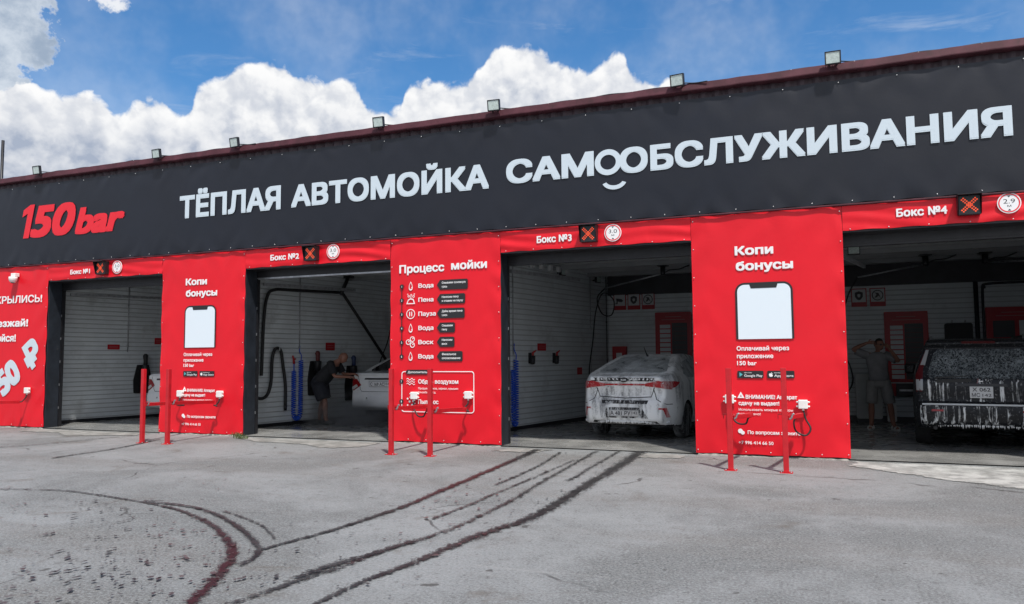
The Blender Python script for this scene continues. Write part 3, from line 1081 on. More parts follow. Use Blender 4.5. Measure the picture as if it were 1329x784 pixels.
# banner
ban = thing('roof_banner', 'long dark grey banner across the front with pale capital lettering', 'banner', (8.0, -0.06, ZB0))
sheet('banner_sheet', -2.9, 20.95, ZB0, ZB1 - 0.045, M_ban, ban, yf=-0.016, step=0.055, amp=0.036, seed=4, sag=0.03)
BY = -0.020
x = -2.8
while x < 20.9:
    eyelet(ban, x, -0.017, ZB0 + 0.035)
    x += 0.52
x = -2.7
while x < 20.9:
    eyelet(ban, x, -0.017, ZB1 - 0.085)
    x += 0.74
text(ban, 'ТЁПЛАЯ', 3.70, 4.235, 0.455, 6.17, M_bwhite, y=BY, bold=0.034, th=0.003)
text(ban, 'АВТОМОЙКА', 6.41, 4.245, 0.42, 10.42, M_bwhite, y=BY, bold=0.034, th=0.003)
text(ban, 'САМ', 10.73, 4.285, 0.395, 12.225, M_bwhite, y=BY, bold=0.034, th=0.003)
text(ban, 'ОБСЛУЖИВАНИЯ', 12.64, 4.272, 0.40, 17.86, M_bwhite, y=BY, bold=0.034, th=0.003)
bm = B()
ringpoly(bm, circle(12.455, 4.475, 0.215, 40, 0.205), circle(12.455, 4.475, 0.125, 40, 0.118), BY - 0.003, BY)
arcp = [(12.55 + 0.20 * math.cos(R(a)), 4.185 + 0.15 * math.sin(R(a))) for a in range(200, 341, 10)]
arci = [(12.55 + 0.135 * math.cos(R(a)), 4.185 + 0.085 * math.sin(R(a))) for a in range(340, 199, -10)]
extr(bm, arcp + arci, BY - 0.003, BY)
obj('smile_emblem', bm, M_bwhite, ban)
bm = B()
extr(bm, [(-0.95 + x + 0.22 * z, 4.135 + z) for x, z in ((.15, 0), (.325, 0), (.325, .735), (.19, .735), (.0, .63), (.0, .475), (.15, .545))], BY - .003, BY)
obj('lettering', bm, M_redprint, ban)
text(ban, '50', -0.585, 4.135, 0.735, 0.80, M_redprint, y=BY, bold=0.036, shear=0.22, th=0.003)
text(ban, 'bar', 0.795, 4.12, 0.60, 2.22, M_redprint, y=BY, bold=0.036, shear=0.22, space=0.97, th=0.003)

# header strips over the bays
LED = None
BOX_LABEL = ['first', 'second', 'third', 'fourth']
hdr_txt = [(0.68, 1.26, 3.27, 0.10), (5.94, 6.59, 3.28, 0.11), (11.25, 11.84, 3.275, 0.115), (16.46, 17.07, 3.305, 0.115)]
led_xz = [(1.66, 3.35), (6.90, 3.35), (12.135, 3.36), (17.315, 3.39)]
rnd_xz = [(2.04, 3.36, '3.0'), (7.34, 3.37, '3.0'), (12.51, 3.36, '3.0'), (17.775, 3.39, '2.9')]
for k in range(4):
    a, b = EDGE[2 * k], EDGE[2 * k + 1]
    h = thing('header_sheet', 'wrinkled red vinyl strip over the wash bay reading Бокс №%d' % (k + 1), 'banner', ((a + b) / 2, 0, ZS), 'red strips over the wash bays')
    sheet('vinyl', a + 0.004, b - 0.004, ZS, ZB0 - 0.03, M_red, h, yf=0.0, step=0.03, amp=0.012, seed=k * 7 + 1, folds=0.020, sag=0.02)
    x0, x1, z, c = hdr_txt[k]
    text(h, 'Бокс №%d' % (k + 1), x0, z, c, x1, M_white, y=-0.004, bold=0.03)
    for i in range(7):
        eyelet(h, a + 0.1 + i * (b - a - 0.2) / 6, 0.004, ZS + 0.02)
    # led cross
    cx, cz = led_xz[k]
    L = thing('signal_light', 'black led signal with an orange cross on the strip over bay %d' % (k + 1), 'signal light', (cx, -0.02, cz - 0.13), 'lane signals over the bays')
    bm = B()
    box(bm, (cx - 0.13, -0.09, cz - 0.13), (cx + 0.13, 0.0, cz + 0.13))
    obj('housing', bm, M_blackmetal, L, bevel=0.008)
    bm = B()
    box(bm, (cx - 0.14, -0.17, cz + 0.131), (cx + 0.14, 0.0, cz + 0.141))
    for s in (-1, 1):
        vs = [bm.verts.new(p) for p in ((cx + s * 0.136, 0.0, cz + 0.13), (cx + s * 0.136, -0.165, cz + 0.13), (cx + s * 0.136, -0.095, cz - 0.12), (cx + s * 0.136, 0.0, cz - 0.12))]
        bm.faces.new(vs)
    bmesh.ops.solidify(bm, geom=[f for f in bm.faces if len(f.verts) == 4 and abs(f.normal.x) > .9 and f.calc_area() > .015], thickness=0.004)
    obj('visor', bm, M_blackmetal, L)
    bm = B()
    for s in (-1, 1):
        for o_ in (-0.014, 0.014):
            d = 0.078
            nrm = Vector((1, 0, s)).normalized() * 0
            px, pz = -s * o_ * 0.707, o_ * 0.707
            for q in range(9):
                t_ = -1 + 2 * q / 8
                xx, zz = cx + d * t_ + px, cz + s * d * t_ + pz
                extr(bm, circle(xx, zz, 0.0105, 8), -0.094, -0.0905)
    obj('led_cross', bm, M_led, L)
    # clearance roundel
    cx, cz, tx = rnd_xz[k]
    S = thing('height_limit_sign', 'round white height sign reading %s m on the strip over bay %d' % (tx, k + 1), 'sign', (cx, -0.01, cz - 0.13), 'height limit roundels')
    bm = B(); extr(bm, circle(cx, cz, 0.135, 36), -0.012, -0.003); obj('disc', bm, M_white, S)
    bm = B(); ringpoly(bm, circle(cx, cz, 0.122, 36), circle(cx, cz, 0.108, 36), -0.0145, -0.0125); obj('rim', bm, M_redprint, S)
    text(S, tx, cx - 0.066, cz - 0.005, 0.062, cx + 0.066, M_ink, y=-0.0125, bold=0.0)
    text(S, 'м', cx - 0.022, cz - 0.052, 0.036, cx + 0.022, M_ink, y=-0.0125, bold=0.0)
    bm = B()
    extr(bm, [(cx - .018, cz + .098), (cx + .018, cz + .098), (cx, cz + .076)], -0.0145, -0.0125)
    extr(bm, [(cx - .018, cz - .098), (cx, cz - .076), (cx + .018, cz - .098)], -0.0145, -0.0125)
    obj('arrow', bm, M_ink, S)

# pillar sheets
def pillar_sheet(a, b, label, seed, z0=0.03):
    p = thing('pillar_sheet', label, 'banner', ((a + b) / 2, 0, z0), 'red printed sheets on the pillars')
    sheet('vinyl', a, b, z0, ZB0 - 0.028, M_red, p, yf=0.0, step=0.05, amp=0.036, seed=seed, sag=0.02)
    n = 9
    for i in range(n):
        z = z0 + 0.05 + (ZB0 - 0.15 - z0) * i / (n - 1)
        for x in (a + 0.03, b - 0.03):
            if x > -2: eyelet(p, x, 0.004, z)
    for i in range(1, 6):
        eyelet(p, a + 0.03 + (b - a - 0.06) * i / 6, 0.004, z0 + 0.04)
    return p


def apple(bm, cx, cz, r, y):
    extr(bm, [(cx + r * x, cz + r * z) for x, z in ((-.1, .55), (-.5, .6), (-.85, .3), (-.9, -.15), (-.65, -.75), (-.3, -.95), (0, -.85), (.3, -.95), (.6, -.7), (.8, -.3), (.5, -.05), (.5, .25), (.75, .45), (.4, .6), (.1, .52))], y - .0015, y)
    extr(bm, [(cx + r * x, cz + r * z) for x, z in ((.0, .65), (.1, .95), (.4, 1.15), (.32, .85))], y - .0015, y)


def bonus_panel(a, b, label, seed):
    p = pillar_sheet(a, b, label, seed)
    o = a - 13.7
    texts(p, [('Копи', 14.325 + o, 2.90, 0.135, 14.86 + o), ('бонусы', 14.335 + o, 2.675, 0.135, 15.12 + o)], y=-0.004, bold=0.034)
    # phone with a plain screen
    bm = B()
    X0, X1, Z0, Z1 = 14.315 + o, 15.105 + o, 1.68, 2.495
    pol = [(X0, Z0), (X1, Z0)] + [q for q in rrect(X0, Z0, X1, Z1, 0.13, 7) if q[1] > Z0 + 0.2]
    extr(bm, pol, -0.006, -0.003)
    ph = obj('phone_picture', bm, M_blackprint, p)
    bm = B()
    pol = [(X0 + .03, Z0), (X1 - .03, Z0)] + [q for q in rrect(X0 + .03, Z0, X1 - .03, Z1 - .03, 0.10, 7) if q[1] > Z0 + 0.2]
    extr(bm, pol, -0.009, -0.0065)
    obj('screen', bm, M_phonescreen, ph)
    bm = B(); extr(bm, [(X0 + .20, Z1 - .025), (X0 + .22, Z1 - .085), (X1 - .22, Z1 - .085), (X1 - .20, Z1 - .025)], -0.012, -0.0095); obj('notch', bm, M_blackprint, ph)
    texts(p, [('Оплачивай через', 14.315 + o, 1.515, 0.064, 15.03 + o), ('приложение', 14.315 + o, 1.405, 0.064, 14.815 + o), ('150 bar', 14.315 + o, 1.305, 0.064, 14.585 + o)], y=-0.004, bold=0.02)
    for j, (x0, x1, l1, l2) in enumerate(((14.315, 14.675, 'GET IT ON', 'Google Play'), (14.725, 15.09, 'Download on the', 'App Store'))):
        x0 += o; x1 += o
        bm = B(); extr(bm, rrect(x0, 1.12, x1, 1.225, 0.015, 3), -0.006, -0.003); bd = obj('store_badge', bm, M_blackprint, p)
        texts(bd, [(l1, x0 + 0.095, 1.190, 0.016), (l2, x0 + 0.095, 1.140, 0.035, x1 - 0.015)], y=-0.0065, bold=0.008)
        bm = B()
        if j == 0:
            extr(bm, [(x0 + .03, 1.14), (x0 + .075, 1.172), (x0 + .03, 1.205)], -0.0085, -0.0065)
            obj('play_mark', bm, mat('teal print', (0.10, 0.45, 0.5), 0.5), bd)
        else:
            apple(bm, x0 + 0.052, 1.170, 0.032, -0.0065)
            obj('fruit_mark', bm, M_white, bd)
    bm = B()
    tx, tz = 14.355 + o, 0.835
    ringpoly(bm, [(tx - .05, tz), (tx + .05, tz), (tx, tz + .09)], [(tx - .012, tz + .018), (tx + .012, tz + .018), (tx, tz + .05)], -0.005, -0.003)
    obj('warning_icon', bm, M_white, p)
    texts(p, [('ВНИМАНИЕ! Аппарат', 14.42 + o, 0.825, 0.058, 15.115 + o), ('сдачу не выдает!', 14.32 + o, 0.735, 0.058, 14.875 + o)], y=-0.004, bold=0.028)
    texts(p, [('Использовать мокрые купюры', 14.32 + o, 0.655, 0.034, 15.055 + o), ('запрещено!', 14.32 + o, 0.595, 0.034, 14.62 + o)], y=-0.004, bold=0.008)
    bm = B(); extr(bm, circle(14.335 + o, 0.365, 0.033, 16), -0.005, -0.003); extr(bm, circle(14.368 + o, 0.342, 0.027, 16), -0.0075, -0.0055); obj('chat_icon', bm, M_white, p)
    texts(p, [('По вопросам звоните', 14.435 + o, 0.325, 0.052, 15.145 + o)], y=-0.004, bold=0.022)
    texts(p, [('+7 996 414 66 50', 14.305 + o, 0.18, 0.048, 14.78 + o)], y=-0.004, bold=0.012)
    return p


bonus_panel(EDGE[1], EDGE[2], 'red printed sheet headed Копи бонусы between bay 1 and bay 2', 21)
bonus_panel(EDGE[5], EDGE[6], 'red printed sheet headed Копи бонусы between bay 3 and bay 4', 33)
pE = pillar_sheet(EDGE[7], 21.0, 'plain red sheet on the pillar right of bay 4', 41)

# steps of the wash
pC = pillar_sheet(EDGE[3], EDGE[4], 'red printed sheet headed Процесс мойки with black arrow tags', 27)
texts(pC, [('Процесс', 8.71, 2.905, 0.145, 9.58), ('мойки', 9.71, 2.92, 0.145, 10.37)], y=-0.004, bold=0.03)
rows = [('Вода', 'Смываем основную', 'грязь', 10.02, 'drop'), ('Пена', 'Наносим пену', 'и ставим на паузу', 9.97, 'foam'), ('Пауза', 'Даём время пене', '1-2 минуты', 9.96, 'pause'),
        ('Вода', 'Смываем', 'пену', 9.78, 'drop'), ('Воск', 'Наносим', 'воск', 9.77, 'wax'), ('Вода', 'Финальное', 'ополаскивание', 9.92, 'drop')]


def icon(bm, kind, cx, cz):
    y0, y1 = -0.005, -0.003
    if kind == 'drop':
        def dr(s): return [(cx + s * 0.05 * math.sin(a) * (1 if a < math.pi else 1) * math.sin(a / 2) ** 1.2, cz + 0.0 + s * 0.078 * math.cos(a)) for a in [2 * math.pi * k / 28 for k in range(28)]]
        ringpoly(bm, dr(1.0), dr(0.72), y0, y1)
        extr(bm, [(cx + .004, cz - .045), (cx + .026, cz - .03), (cx + .022, cz - .012)], y0, y1)
    elif kind == 'foam':
        ringpoly(bm, [(cx - .085, cz - .07), (cx + .085, cz - .07), (cx + .055, cz + .015), (cx, cz + .03), (cx - .05, cz + .01)], [(cx - .06, cz - .055), (cx + .06, cz - .055), (cx + .04, cz), (cx, cz + .01), (cx - .04, cz - .004)], y0, y1)
        for x, z, r in ((-.04, .065, .02), (.01, .085, .016), (.055, .06, .022), (.0, .05, .014), (.07, .1, .012), (-.06, .1, .01)):
            ringpoly(bm, circle(cx + x, cz + z, r, 14), circle(cx + x, cz + z, r * .55, 14), y0, y1)
    elif kind == 'pause':
        ringpoly(bm, circle(cx, cz, .085, 28), circle(cx, cz, .072, 28), y0, y1)
        for s in (-1, 1): extr(bm, rrect(cx + s * .02 - .008, cz - .04, cx + s * .02 + .008, cz + .04, .003, 2), y0, y1)
    elif kind == 'wax':
        for x, z in ((-.045, 0), (.035, .05), (.035, -.05)):
            ringpoly(bm, circle(cx + x, cz + z, .047, 18), circle(cx + x, cz + z, .034, 18), y0, y1)
            extr(bm, circle(cx + x + .01, cz + z + .01, .012, 8), y0, y1)
    elif kind == 'waves':
        for dz in (-.04, 0, .04):
            up = [(cx - .08 + .16 * k / 16, cz + dz + .014 * math.sin(k / 16 * 4 * math.pi)) for k in range(17)]
            extr(bm, [(x, z - .006) for x, z in up] + [(x, z + .006) for x, z in up[::-1]], y0, y1)
    elif kind == 'dots':
        for x, z, r in ((-.06, .05, .016), (.02, .07, .012), (-.02, 0, .018), (.05, .01, .02), (-.06, -.06, .014), (.03, -.06, .024), (.08, -.03, .01)):
            extr(bm, circle(cx + x, cz + z, r, 10), y0, y1)


bm = B(); extr(bm, [(8.752, 1.46), (8.768, 1.46), (8.768, 2.69), (8.752, 2.69)], -0.0045, -0.003); obj('guide_line', bm, M_blackprint, pC)
for i, (w, l1, l2, xe, ic) in enumerate(rows):
    z = 2.675 - i * 0.241
    bm = B(); extr(bm, circle(8.76, z, 0.04, 16), -0.0065, -0.005); nb = obj('number_dot', bm, M_blackprint, pC)
    text(nb, str(i + 1), 8.76, z - 0.018, 0.036, y=-0.0068, anchor='c', bold=0.01)
    bm = B(); icon(bm, ic, 8.935, z + 0.005); obj('icon', bm, M_white, pC)
    text(pC, w, 9.085, z - 0.035, 0.075, 9.085 + (0.29 if w != 'Пауза' else 0.335), y=-0.004, bold=0.022)
    bm = B()
    extr(bm, [(9.44, z), (9.50, z - 0.085), (xe - .02, z - 0.085), (xe, z - 0.065), (xe, z + 0.065), (xe - .02, z + 0.085), (9.50, z + 0.085)], -0.006, -0.003)
    tg = obj('arrow_tag', bm, M_blackprint, pC)
    texts(tg, [(l1, 9.535, z + 0.018, 0.036, xe - 0.04 if len(l1) > len(l2) - 3 else xe - .12), (l2, 9.535, z - 0.048, 0.036, (xe - 0.04) if len(l2) > len(l1) - 3 else 9.535 + 0.1)], y=-0.0065, bold=0.014)
bm = B()
ringpoly(bm, rrect(8.76, 0.53, 10.13, 1.22, 0.05, 6), rrect(8.774, 0.544, 10.116, 1.206, 0.04, 6), -0.005, -0.003)
obj('frame_line', bm, M_white, pC)
bm = B(); extr(bm, [(8.84, 1.205), (8.87, 1.165), (9.34, 1.165), (9.37, 1.205), (9.34, 1.245), (8.87, 1.245)], -0.008, -0.0055); tg = obj('heading_tag', bm, M_blackprint, pC)
text(tg, 'Дополнительно', 8.885, 1.188, 0.036, 9.325, y=-0.0085, bold=0.014)
for j, (z, n_, w, x1, ic) in enumerate(((1.045, '7', 'Обдув воздухом', 9.84, 'waves'), (0.705, '8', 'Пылесос', 9.47, 'dots'))):
    bm = B(); extr(bm, circle(8.76, z, 0.04, 16), -0.008, -0.0055); nb = obj('number_dot', bm, M_blackprint, pC)
    text(nb, n_, 8.76, z - 0.018, 0.036, y=-0.0083, anchor='c', bold=0.01)
    bm = B(); icon(bm, ic, 8.94, z); obj('icon', bm, M_white, pC)
    text(pC, w, 9.085, z - 0.035, 0.075, x1, y=-0.004, bold=0.022)
texts(pC, [('Продув замков, зеркал, крышек', 9.085, 0.915, 0.034, 9.84), ('бензобака и т.д.', 9.085, 0.85, 0.034, 9.42)], y=-0.004, bold=0.008)

# left sheet
pA = pillar_sheet(-2.9, 0.0, 'red printed sheet left of bay 1 with slanted price and white lettering', 15)
texts(pA, [('ОТКРЫЛИСЬ!', -2.02, 2.715, 0.165, -0.15), ], y=-0.004, bold=0.02)
texts(pA, [('Приезжай!', -2.14, 2.195, 0.165, -0.56), ('Мойся!', -1.75, 1.87, 0.165, -0.93)], y=-0.004, bold=0.03)
text(pA, '50', -1.27, 0.645, 0.60, None, M_bwhite, name='price', y=-0.004, bold=0.05, rot=R(36))
text(pA, '₽', -0.45, 1.20, 0.60, None, M_bwhite, name='price', y=-0.004, bold=0.05, rot=R(36))

# ------------------------------------------------------------------ things on the front
fl_x = [-0.26, 3.20, 5.18, 8.36, 10.56, 13.59, 15.73, 18.9]
fl_lab = ['farthest left, above the 150', 'over the gap before the first letter Т', 'over the letter Я of the first word', 'over the letter О in the middle of the second word',
          'right of the second word, above the gap', 'above the letter У', 'above the letter А near the right end', 'beyond the end of the lettering']
fl0 = None
for i, x in enumerate(fl_x):
    lab = 'small roof floodlight %s' % fl_lab[i]
    if fl0 is None:
        c = (x, -0.02, 5.55)
        fl0 = thing('floodlight', lab, 'floodlight', c, 'floodlights along the roof edge')
        bm = B(); bar(bm, (x - .05, -.02, 5.55), (x - .05, -.14, 5.64), .025, .008); bar(bm, (x + .05, -.02, 5.55), (x + .05, -.14, 5.64), .025, .008); obj('bracket', bm, M_blackmetal, fl0)
        T = Matrix.Translation((x, -0.15, 5.655)) @ Matrix.Rotation(R(9), 4, 'X')
        bm = B(); box(bm, (-.105, -.02, -.09), (.105, .025, .09)); box(bm, (-.105, -.03, .076), (.105, -.0205, .09)); box(bm, (-.105, -.03, -.09), (.105, -.0205, -.076)); box(bm, (-.105, -.03, -.0755), (-.09, -.0205, .0755)); box(bm, (.09, -.03, -.0755), (.105, -.0205, .0755))
        for q in range(6): box(bm, (-.08 + q * .03, .0255, -.07), (-.072 + q * .03, .04, .07))
        bm.transform(T); obj('housing', bm, M_blackmetal, fl0)
        bm = B(); box(bm, (-.0895, -.025, -.0755), (.0895, -.021, .0755)); bm.transform(T); obj('lens', bm, M_lampglass, fl0)
        bm = B(); tube(bm, catmull([(x, -.12, 5.63), (x + .12, -.05, 5.625), (x + .25, -.03, 5.61), (x + .42, -.03, 5.606)], 6), .009, 6); obj('cable', bm, M_black, fl0)
        fl0.location.z -= 0.07
    else:
        copy_thing(fl0, loc=(x + random.uniform(-.01, .01), -0.02, 5.478 + random.uniform(-.01, .01)), rz=random.uniform(-0.16, 0.10), label=lab)

bm = B(); tube(bm, [(-13.45, 8, 0), (-13.45, 8, 9.9)], 0.055, 8); lathe(bm, [(0.09, 0), (0.09, 0.3), (0.06, 0.32)], (-13.45, 8, 0), seg=12)
solo('mast', bm, M_blackmetal, 'thin dark mast standing behind the far left end of the roof', 'mast')

# junction boxes with their cables, posts with arms
post_x = [(4.40, 3.99, .62), (4.98, 4.80, .65), (9.41, 9.36, .64), (10.07, 10.04, .61), (14.35, 14.51, .61), (15.01, 15.17, .62)]
jb = [(-0.46, .81, -0.56), (3.85, .79, 3.99), (4.83, .79, 4.80), (9.03, .81, 9.36), (10.04, .83, 10.04), (14.20, .82, 14.51), (15.19, .76, 15.17)]
jlab = ['white junction box under the slanted price on the far left sheet', 'white junction box left of the warning text between bay 1 and bay 2', 'white junction box right of the warning text between bay 1 and bay 2',
        'white junction box left of the word Пылесос', 'white junction box in the lower right corner of the white frame line',
        'white junction box partly hidden by a post, between bay 3 and bay 4', 'white junction box with a long hanging cable loop beside bay 4']
arm_end_y = -0.16
for i, (x, z, ax) in enumerate(jb):
    J = thing('junction_box', jlab[i], 'junction box', (x, -0.002, z - 0.065), 'white junction boxes on the sheets')
    bm = B(); box(bm, (x - .062, -.075, z - .062), (x + .062, -.004, z + .062)); obj('box_body', bm, M_plastic, J, bevel=0.010, segs=3)
    for s in (-1, 1):
        for dz in (-.03, .03):
            bm = B()
            lathe(bm, [(0.014, 0), (0.014, .02), (.010, .021), (.010, .028)], (x + s * .062, -.04, z + dz), axis='X', seg=10) if s > 0 else lathe(bm, [(0.014, 0), (0.014, -.02), (.010, -.021), (.010, -.028)], (x + s * .062, -.04, z + dz), axis='X', seg=10)
            obj('cable_gland', bm, M_plastic, J)
    bm = B()
    lathe(bm, [(0.016, 0), (0.016, -.025), (.011, -.026)], (x, -.04, z - .062), axis='Z', seg=10)
    obj('cable_gland', bm, M_plastic, J)
    bm = B()
    dz = [0.30, 0.16, 0.18, 0.34, 0.26, 0.26, 0.36][i]
    ez = .60
    if i == 6:
        pts = [(x, -.04, z - .08), (x + .03, -.06, z - .20), (x + .09, -.10, z - .33), (x + .02, -.13, z - .42), (x - .10, -.15, z - .36), (x - .12, -.16, z - .22), (ax - .03, arm_end_y, ez)]
    elif i in (3, 5):
        pts = [(x, -.04, z - .08), (x + .0, -.06, z - .2), (x + .10, -.10, z - .33), (x + .22, -.13, z - .34), (ax - .05, -.15, z - .26), (ax, arm_end_y - .02, ez - .01)]
    else:
        pts = [(x, -.04, z - .08), (x + .0, -.06, z - .14), (x - .03, -.10, z - .21), (ax + .06, -.14, ez - .03), (ax + .0, arm_end_y, ez - .01)]
    tube(bm, catmull(pts, 8), .0125, 8)
    obj('cable', bm, M_black, J)
plab = ['thin red post farthest left, in front of bay 1', 'thin red post at the left edge of the sheet right of bay 1', 'thin red post at the left edge of the Процесс мойки sheet',
        'thin red post in front of the words Обдув and Пылесос', 'thin red post just left of the lower warning text by bay 4', 'thin red post crossing the word Аппарат by bay 4', 'thin red post at the left end of the building']
post_x.append((-0.75, -0.52, .57))
for i, (x, ax, z) in enumerate(post_x):
    y = -1.42
    pz = 0.0
    P = thing('hose_post', plab[i], 'post', (x, y, pz), 'red posts with arms in front of the sheets')
    h = 1.285
    bm = B(); box(bm, (x - .032, y - .032, 0.0085), (x + .032, y + .032, h)); obj('post', bm, M_redpost, P, bevel=0.005)
    bm = B(); box(bm, (x - .075, y - .065, 0.0), (x + .075, y + .065, .008)); obj('base_plate', bm, M_redpost, P)
    for sx in (-1, 1):
        for sy in (-1, 1):
            bm = B(); lathe(bm, [(.010, .0085), (.010, .018), (.004, .02)], (x + sx * .057, y + sy * .047, 0), seg=6)
            obj('anchor_bolt', bm, M_steel, P)
    bm = B(); bar(bm, (x + .01, y + .033, z + .045), (ax, arm_end_y, z), .05, .06); obj('arm', bm, M_redpost, P, bevel=0.004)
    bm = B()                                           # saddle plate and hose hook beside the post
    box(bm, (x - .085, y + .034, z + .085), (x + .085, y + .085, z + .093))
    box(bm, (x - .085, y + .034, z + .03), (x - .079, y + .085, z + .0848))
    obj('saddle', bm, M_redpost, P)
    bm = B(); tube(bm, catmull([(x + .05, y + .05, z + .03), (x + .075, y + .05, z + .05), (x + .085, y + .05, z + .085), (x + .11, y + .05, z + .10)], 5), .013, 8); obj('hook', bm, M_steel, P)

# dome camera on the left sheet
cm = thing('security_camera', 'small white dome camera high on the red sheet left of bay 1', 'camera', (-0.96, 0, 3.2))
bm = B(); box(bm, (-1.03, -.11, 3.29), (-.89, -.002, 3.37)); obj('mount', bm, M_plastic, cm, bevel=.01)
bm = B(); lathe(bm, [(0.0, 3.15), (.045, 3.16), (.075, 3.20), (.085, 3.245), (.085, 3.285), (0.03, 3.288)], (-.96, -.10, 0), seg=20); obj('dome', bm, M_plastic, cm)
bm = B(); lathe(bm, [(0.0, 3.143), (.03, 3.15), (.045, 3.158)], (-.96, -.105, 0), seg=16); obj('lens', bm, M_ink, cm)

# ------------------------------------------------------------------ inside the bays
RZW = math.atan2(1.0, K)                               # turns a front-facing thing onto a partition wall
WN = Vector((1, -K, 0)).normalized()


def on_wall(k, y, z, out=0.0):
    return Vector((WALL0[k] + K * y, y, z)) + WN * out


def wall_thing(name, label, cat, k, y, z, group=None, out=0.0):
    return thing(name, label, cat, on_wall(k, y, z, out), group, RZW)


def lobj(name, bm, m, parent, **kw):
    return obj(name, bm, m, parent, world=False, **kw)


# small red notice plates on the walls
def plate(k, y, z, w, h, label):
    t = wall_thing('notice_plate', label, 'sign', k, y, z - h / 2, 'small red notice plates on the bay walls')
    bm = B(); extr(bm, rrect(-w / 2, 0, w / 2, h, 0.012, 3), -0.012, -0.001); lobj('plate', bm, M_signred, t)
    bm = B()
    for q in range(2):
        extr(bm, [(-w * .36, h * (.58 - .27 * q)), (w * .36, h * (.58 - .27 * q)), (w * .36, h * (.66 - .27 * q)), (-w * .36, h * (.66 - .27 * q))], -0.0145, -0.0125)
    lobj('faded_print', bm, mat('faded print', (0.40, 0.12, 0.12), 0.5), t)
    return t


plate(0, 2.18, 1.77, 0.30, 0.12, 'small red notice plate in the middle of the white wall of bay 1')
plate(0, 3.34, 1.93, 0.22, 0.16, 'small red notice plate at the inner right edge of bay 1')
plate(1, 3.51, 1.73, 0.28, 0.18, 'small red notice plate above the bent man in bay 2')
plate(2, 3.68, 1.66, 0.34, 0.15, 'small red notice plate above the two gun holders in bay 3')
plate(2, 5.35, 1.13, 0.22, 0.16, 'small red notice plate left of the silver sedan in bay 3')

# wall conduits
for k, y, z0, z1, lab in ((0, 2.52, 1.65, 3.4, 'thin grey conduit running down the wall of bay 1'), (1, 2.58, 1.55, 3.4, 'thin grey conduit above the blue coil hoses in bay 2'),
                          (2, 2.56, 1.5, 3.4, 'thin grey conduit near the door of bay 3'), (2, 5.9, 0.1, 3.4, 'pale conduit by the back corner of bay 3'), (2, 6.75, 0.1, 3.4, 'dark conduit in the back corner of bay 3')):
    bm = B(); p = on_wall(k, y, 0, 0.02); tube(bm, [(p.x, p.y, z0), (p.x, p.y, z1)], 0.012, 8)
    for z in np.linspace(z0 + .15, z1 - .1, 4): box(bm, (p.x - .02, p.y - .018, z), (p.x + .016, p.y + .018, z + .02))
    solo('conduit', bm, M_blackmetal if 'dark' in lab else M_steel, lab, 'conduit', 'conduits on the bay walls')


# blue coil hoses hanging as a U
def coil(k, ya, yb, za, zb, zbot, label, gun):
    t = wall_thing('coil_hose', label, 'hose', k, ya, zbot, 'blue coil hoses on the bay walls')
    mid = (yb - ya) / 2
    base = catmull([(0, -.06, za - zbot), (0, -.06, (za - zbot) * .5), (0.01, -.06, .14), (mid, -.06, 0.045), (yb - ya - .01, -.06, .14), (yb - ya, -.06, (zb - zbot) * .5), (yb - ya, -.06, zb - zbot)], 30)
    pts = []
    L = 0
    dense = []
    for i in range(len(base) - 1):
        n = max(1, int((base[i + 1] - base[i]).length / 0.0045))
        for j in range(n): dense.append(base[i].lerp(base[i + 1], j / n))
    a = Vector((0, 1, 0))
    for i, p in enumerate(dense):
        tg = (dense[min(i + 1, len(dense) - 1)] - dense[max(0, i - 1)]).normalized()
        s = tg.cross(a).normalized()
        ph = i * 2 * math.pi / 9.0
        pts.append(p + (s * math.cos(ph) + a * math.sin(ph)) * 0.046)
    bm = B(); tube(bm, pts, 0.0115, 5); lobj('coil', bm, M_blue, t)
    bm = B(); tube(bm, catmull([(yb - ya, -.06, zb - zbot), (yb - ya + .02, -.05, zb - zbot + .1), (yb - ya - .02, -.03, zb - zbot + .2), (yb - ya, -.02, zb - zbot + .32)], 6), .01, 6); lobj('lead', bm, M_blue, t)
    if gun:
        bm = B(); tube(bm, [(0, -.06, za - zbot), (0.0, -.06, za - zbot + .16)], .013, 6); lobj('lead', bm, M_blue, t)
        bm = B(); tube(bm, [(0, -.06, za - zbot + .16), (-.01, -.06, za - zbot + .26), (-.05, -.07, za - zbot + .34)], [.026, .022, .014], 8); box(bm, (-.02, -.09, za - zbot + .25), (.03, -.04, za - zbot + .28)); lobj('air_gun', bm, mat('red plastic', (.45, .02, .02), .4), t)
    return t


coil(1, 2.40, 2.60, 1.18, 1.42, 0.10, 'blue coil hoses hanging in a long U beside the bent man', True)
coil(2, 2.50, 2.60, 1.2, 1.40, 0.10, 'blue coil hose hanging near the door of bay 3', False)

# black suction hose over a hook
t = wall_thing('suction_hose', 'thick black suction hose looped over a wall hook in bay 2', 'hose', 1, 1.9, 0.4)
bm = B(); tube(bm, catmull([(-.75, -.12, .50), (-.5, -.12, .24), (-.28, -.12, .28), (-.17, -.12, .55), (-.15, -.12, 1.0), (-.10, -.12, 1.22), (0, -.12, 1.28), (.09, -.12, 1.2), (.15, -.12, .9), (.22, -.12, .5), (.24, -.11, .05)], 10), .034, 10); lobj('hose', bm, M_black, t)
bm = B(); tube(bm, [(.24, -.11, .05), (.238, -.11, -.06)], [.04, .03], 10); lobj('nozzle', bm, M_blackmetal, t)
bm = B(); tube(bm, catmull([(0, 0, 1.22), (0, -.10, 1.22), (0, -.17, 1.23), (0, -.185, 1.30)], 5), .014, 8); box(bm, (-.04, -.012, 1.16), (.04, 0, 1.3)); lobj('hook', bm, M_steel, t)

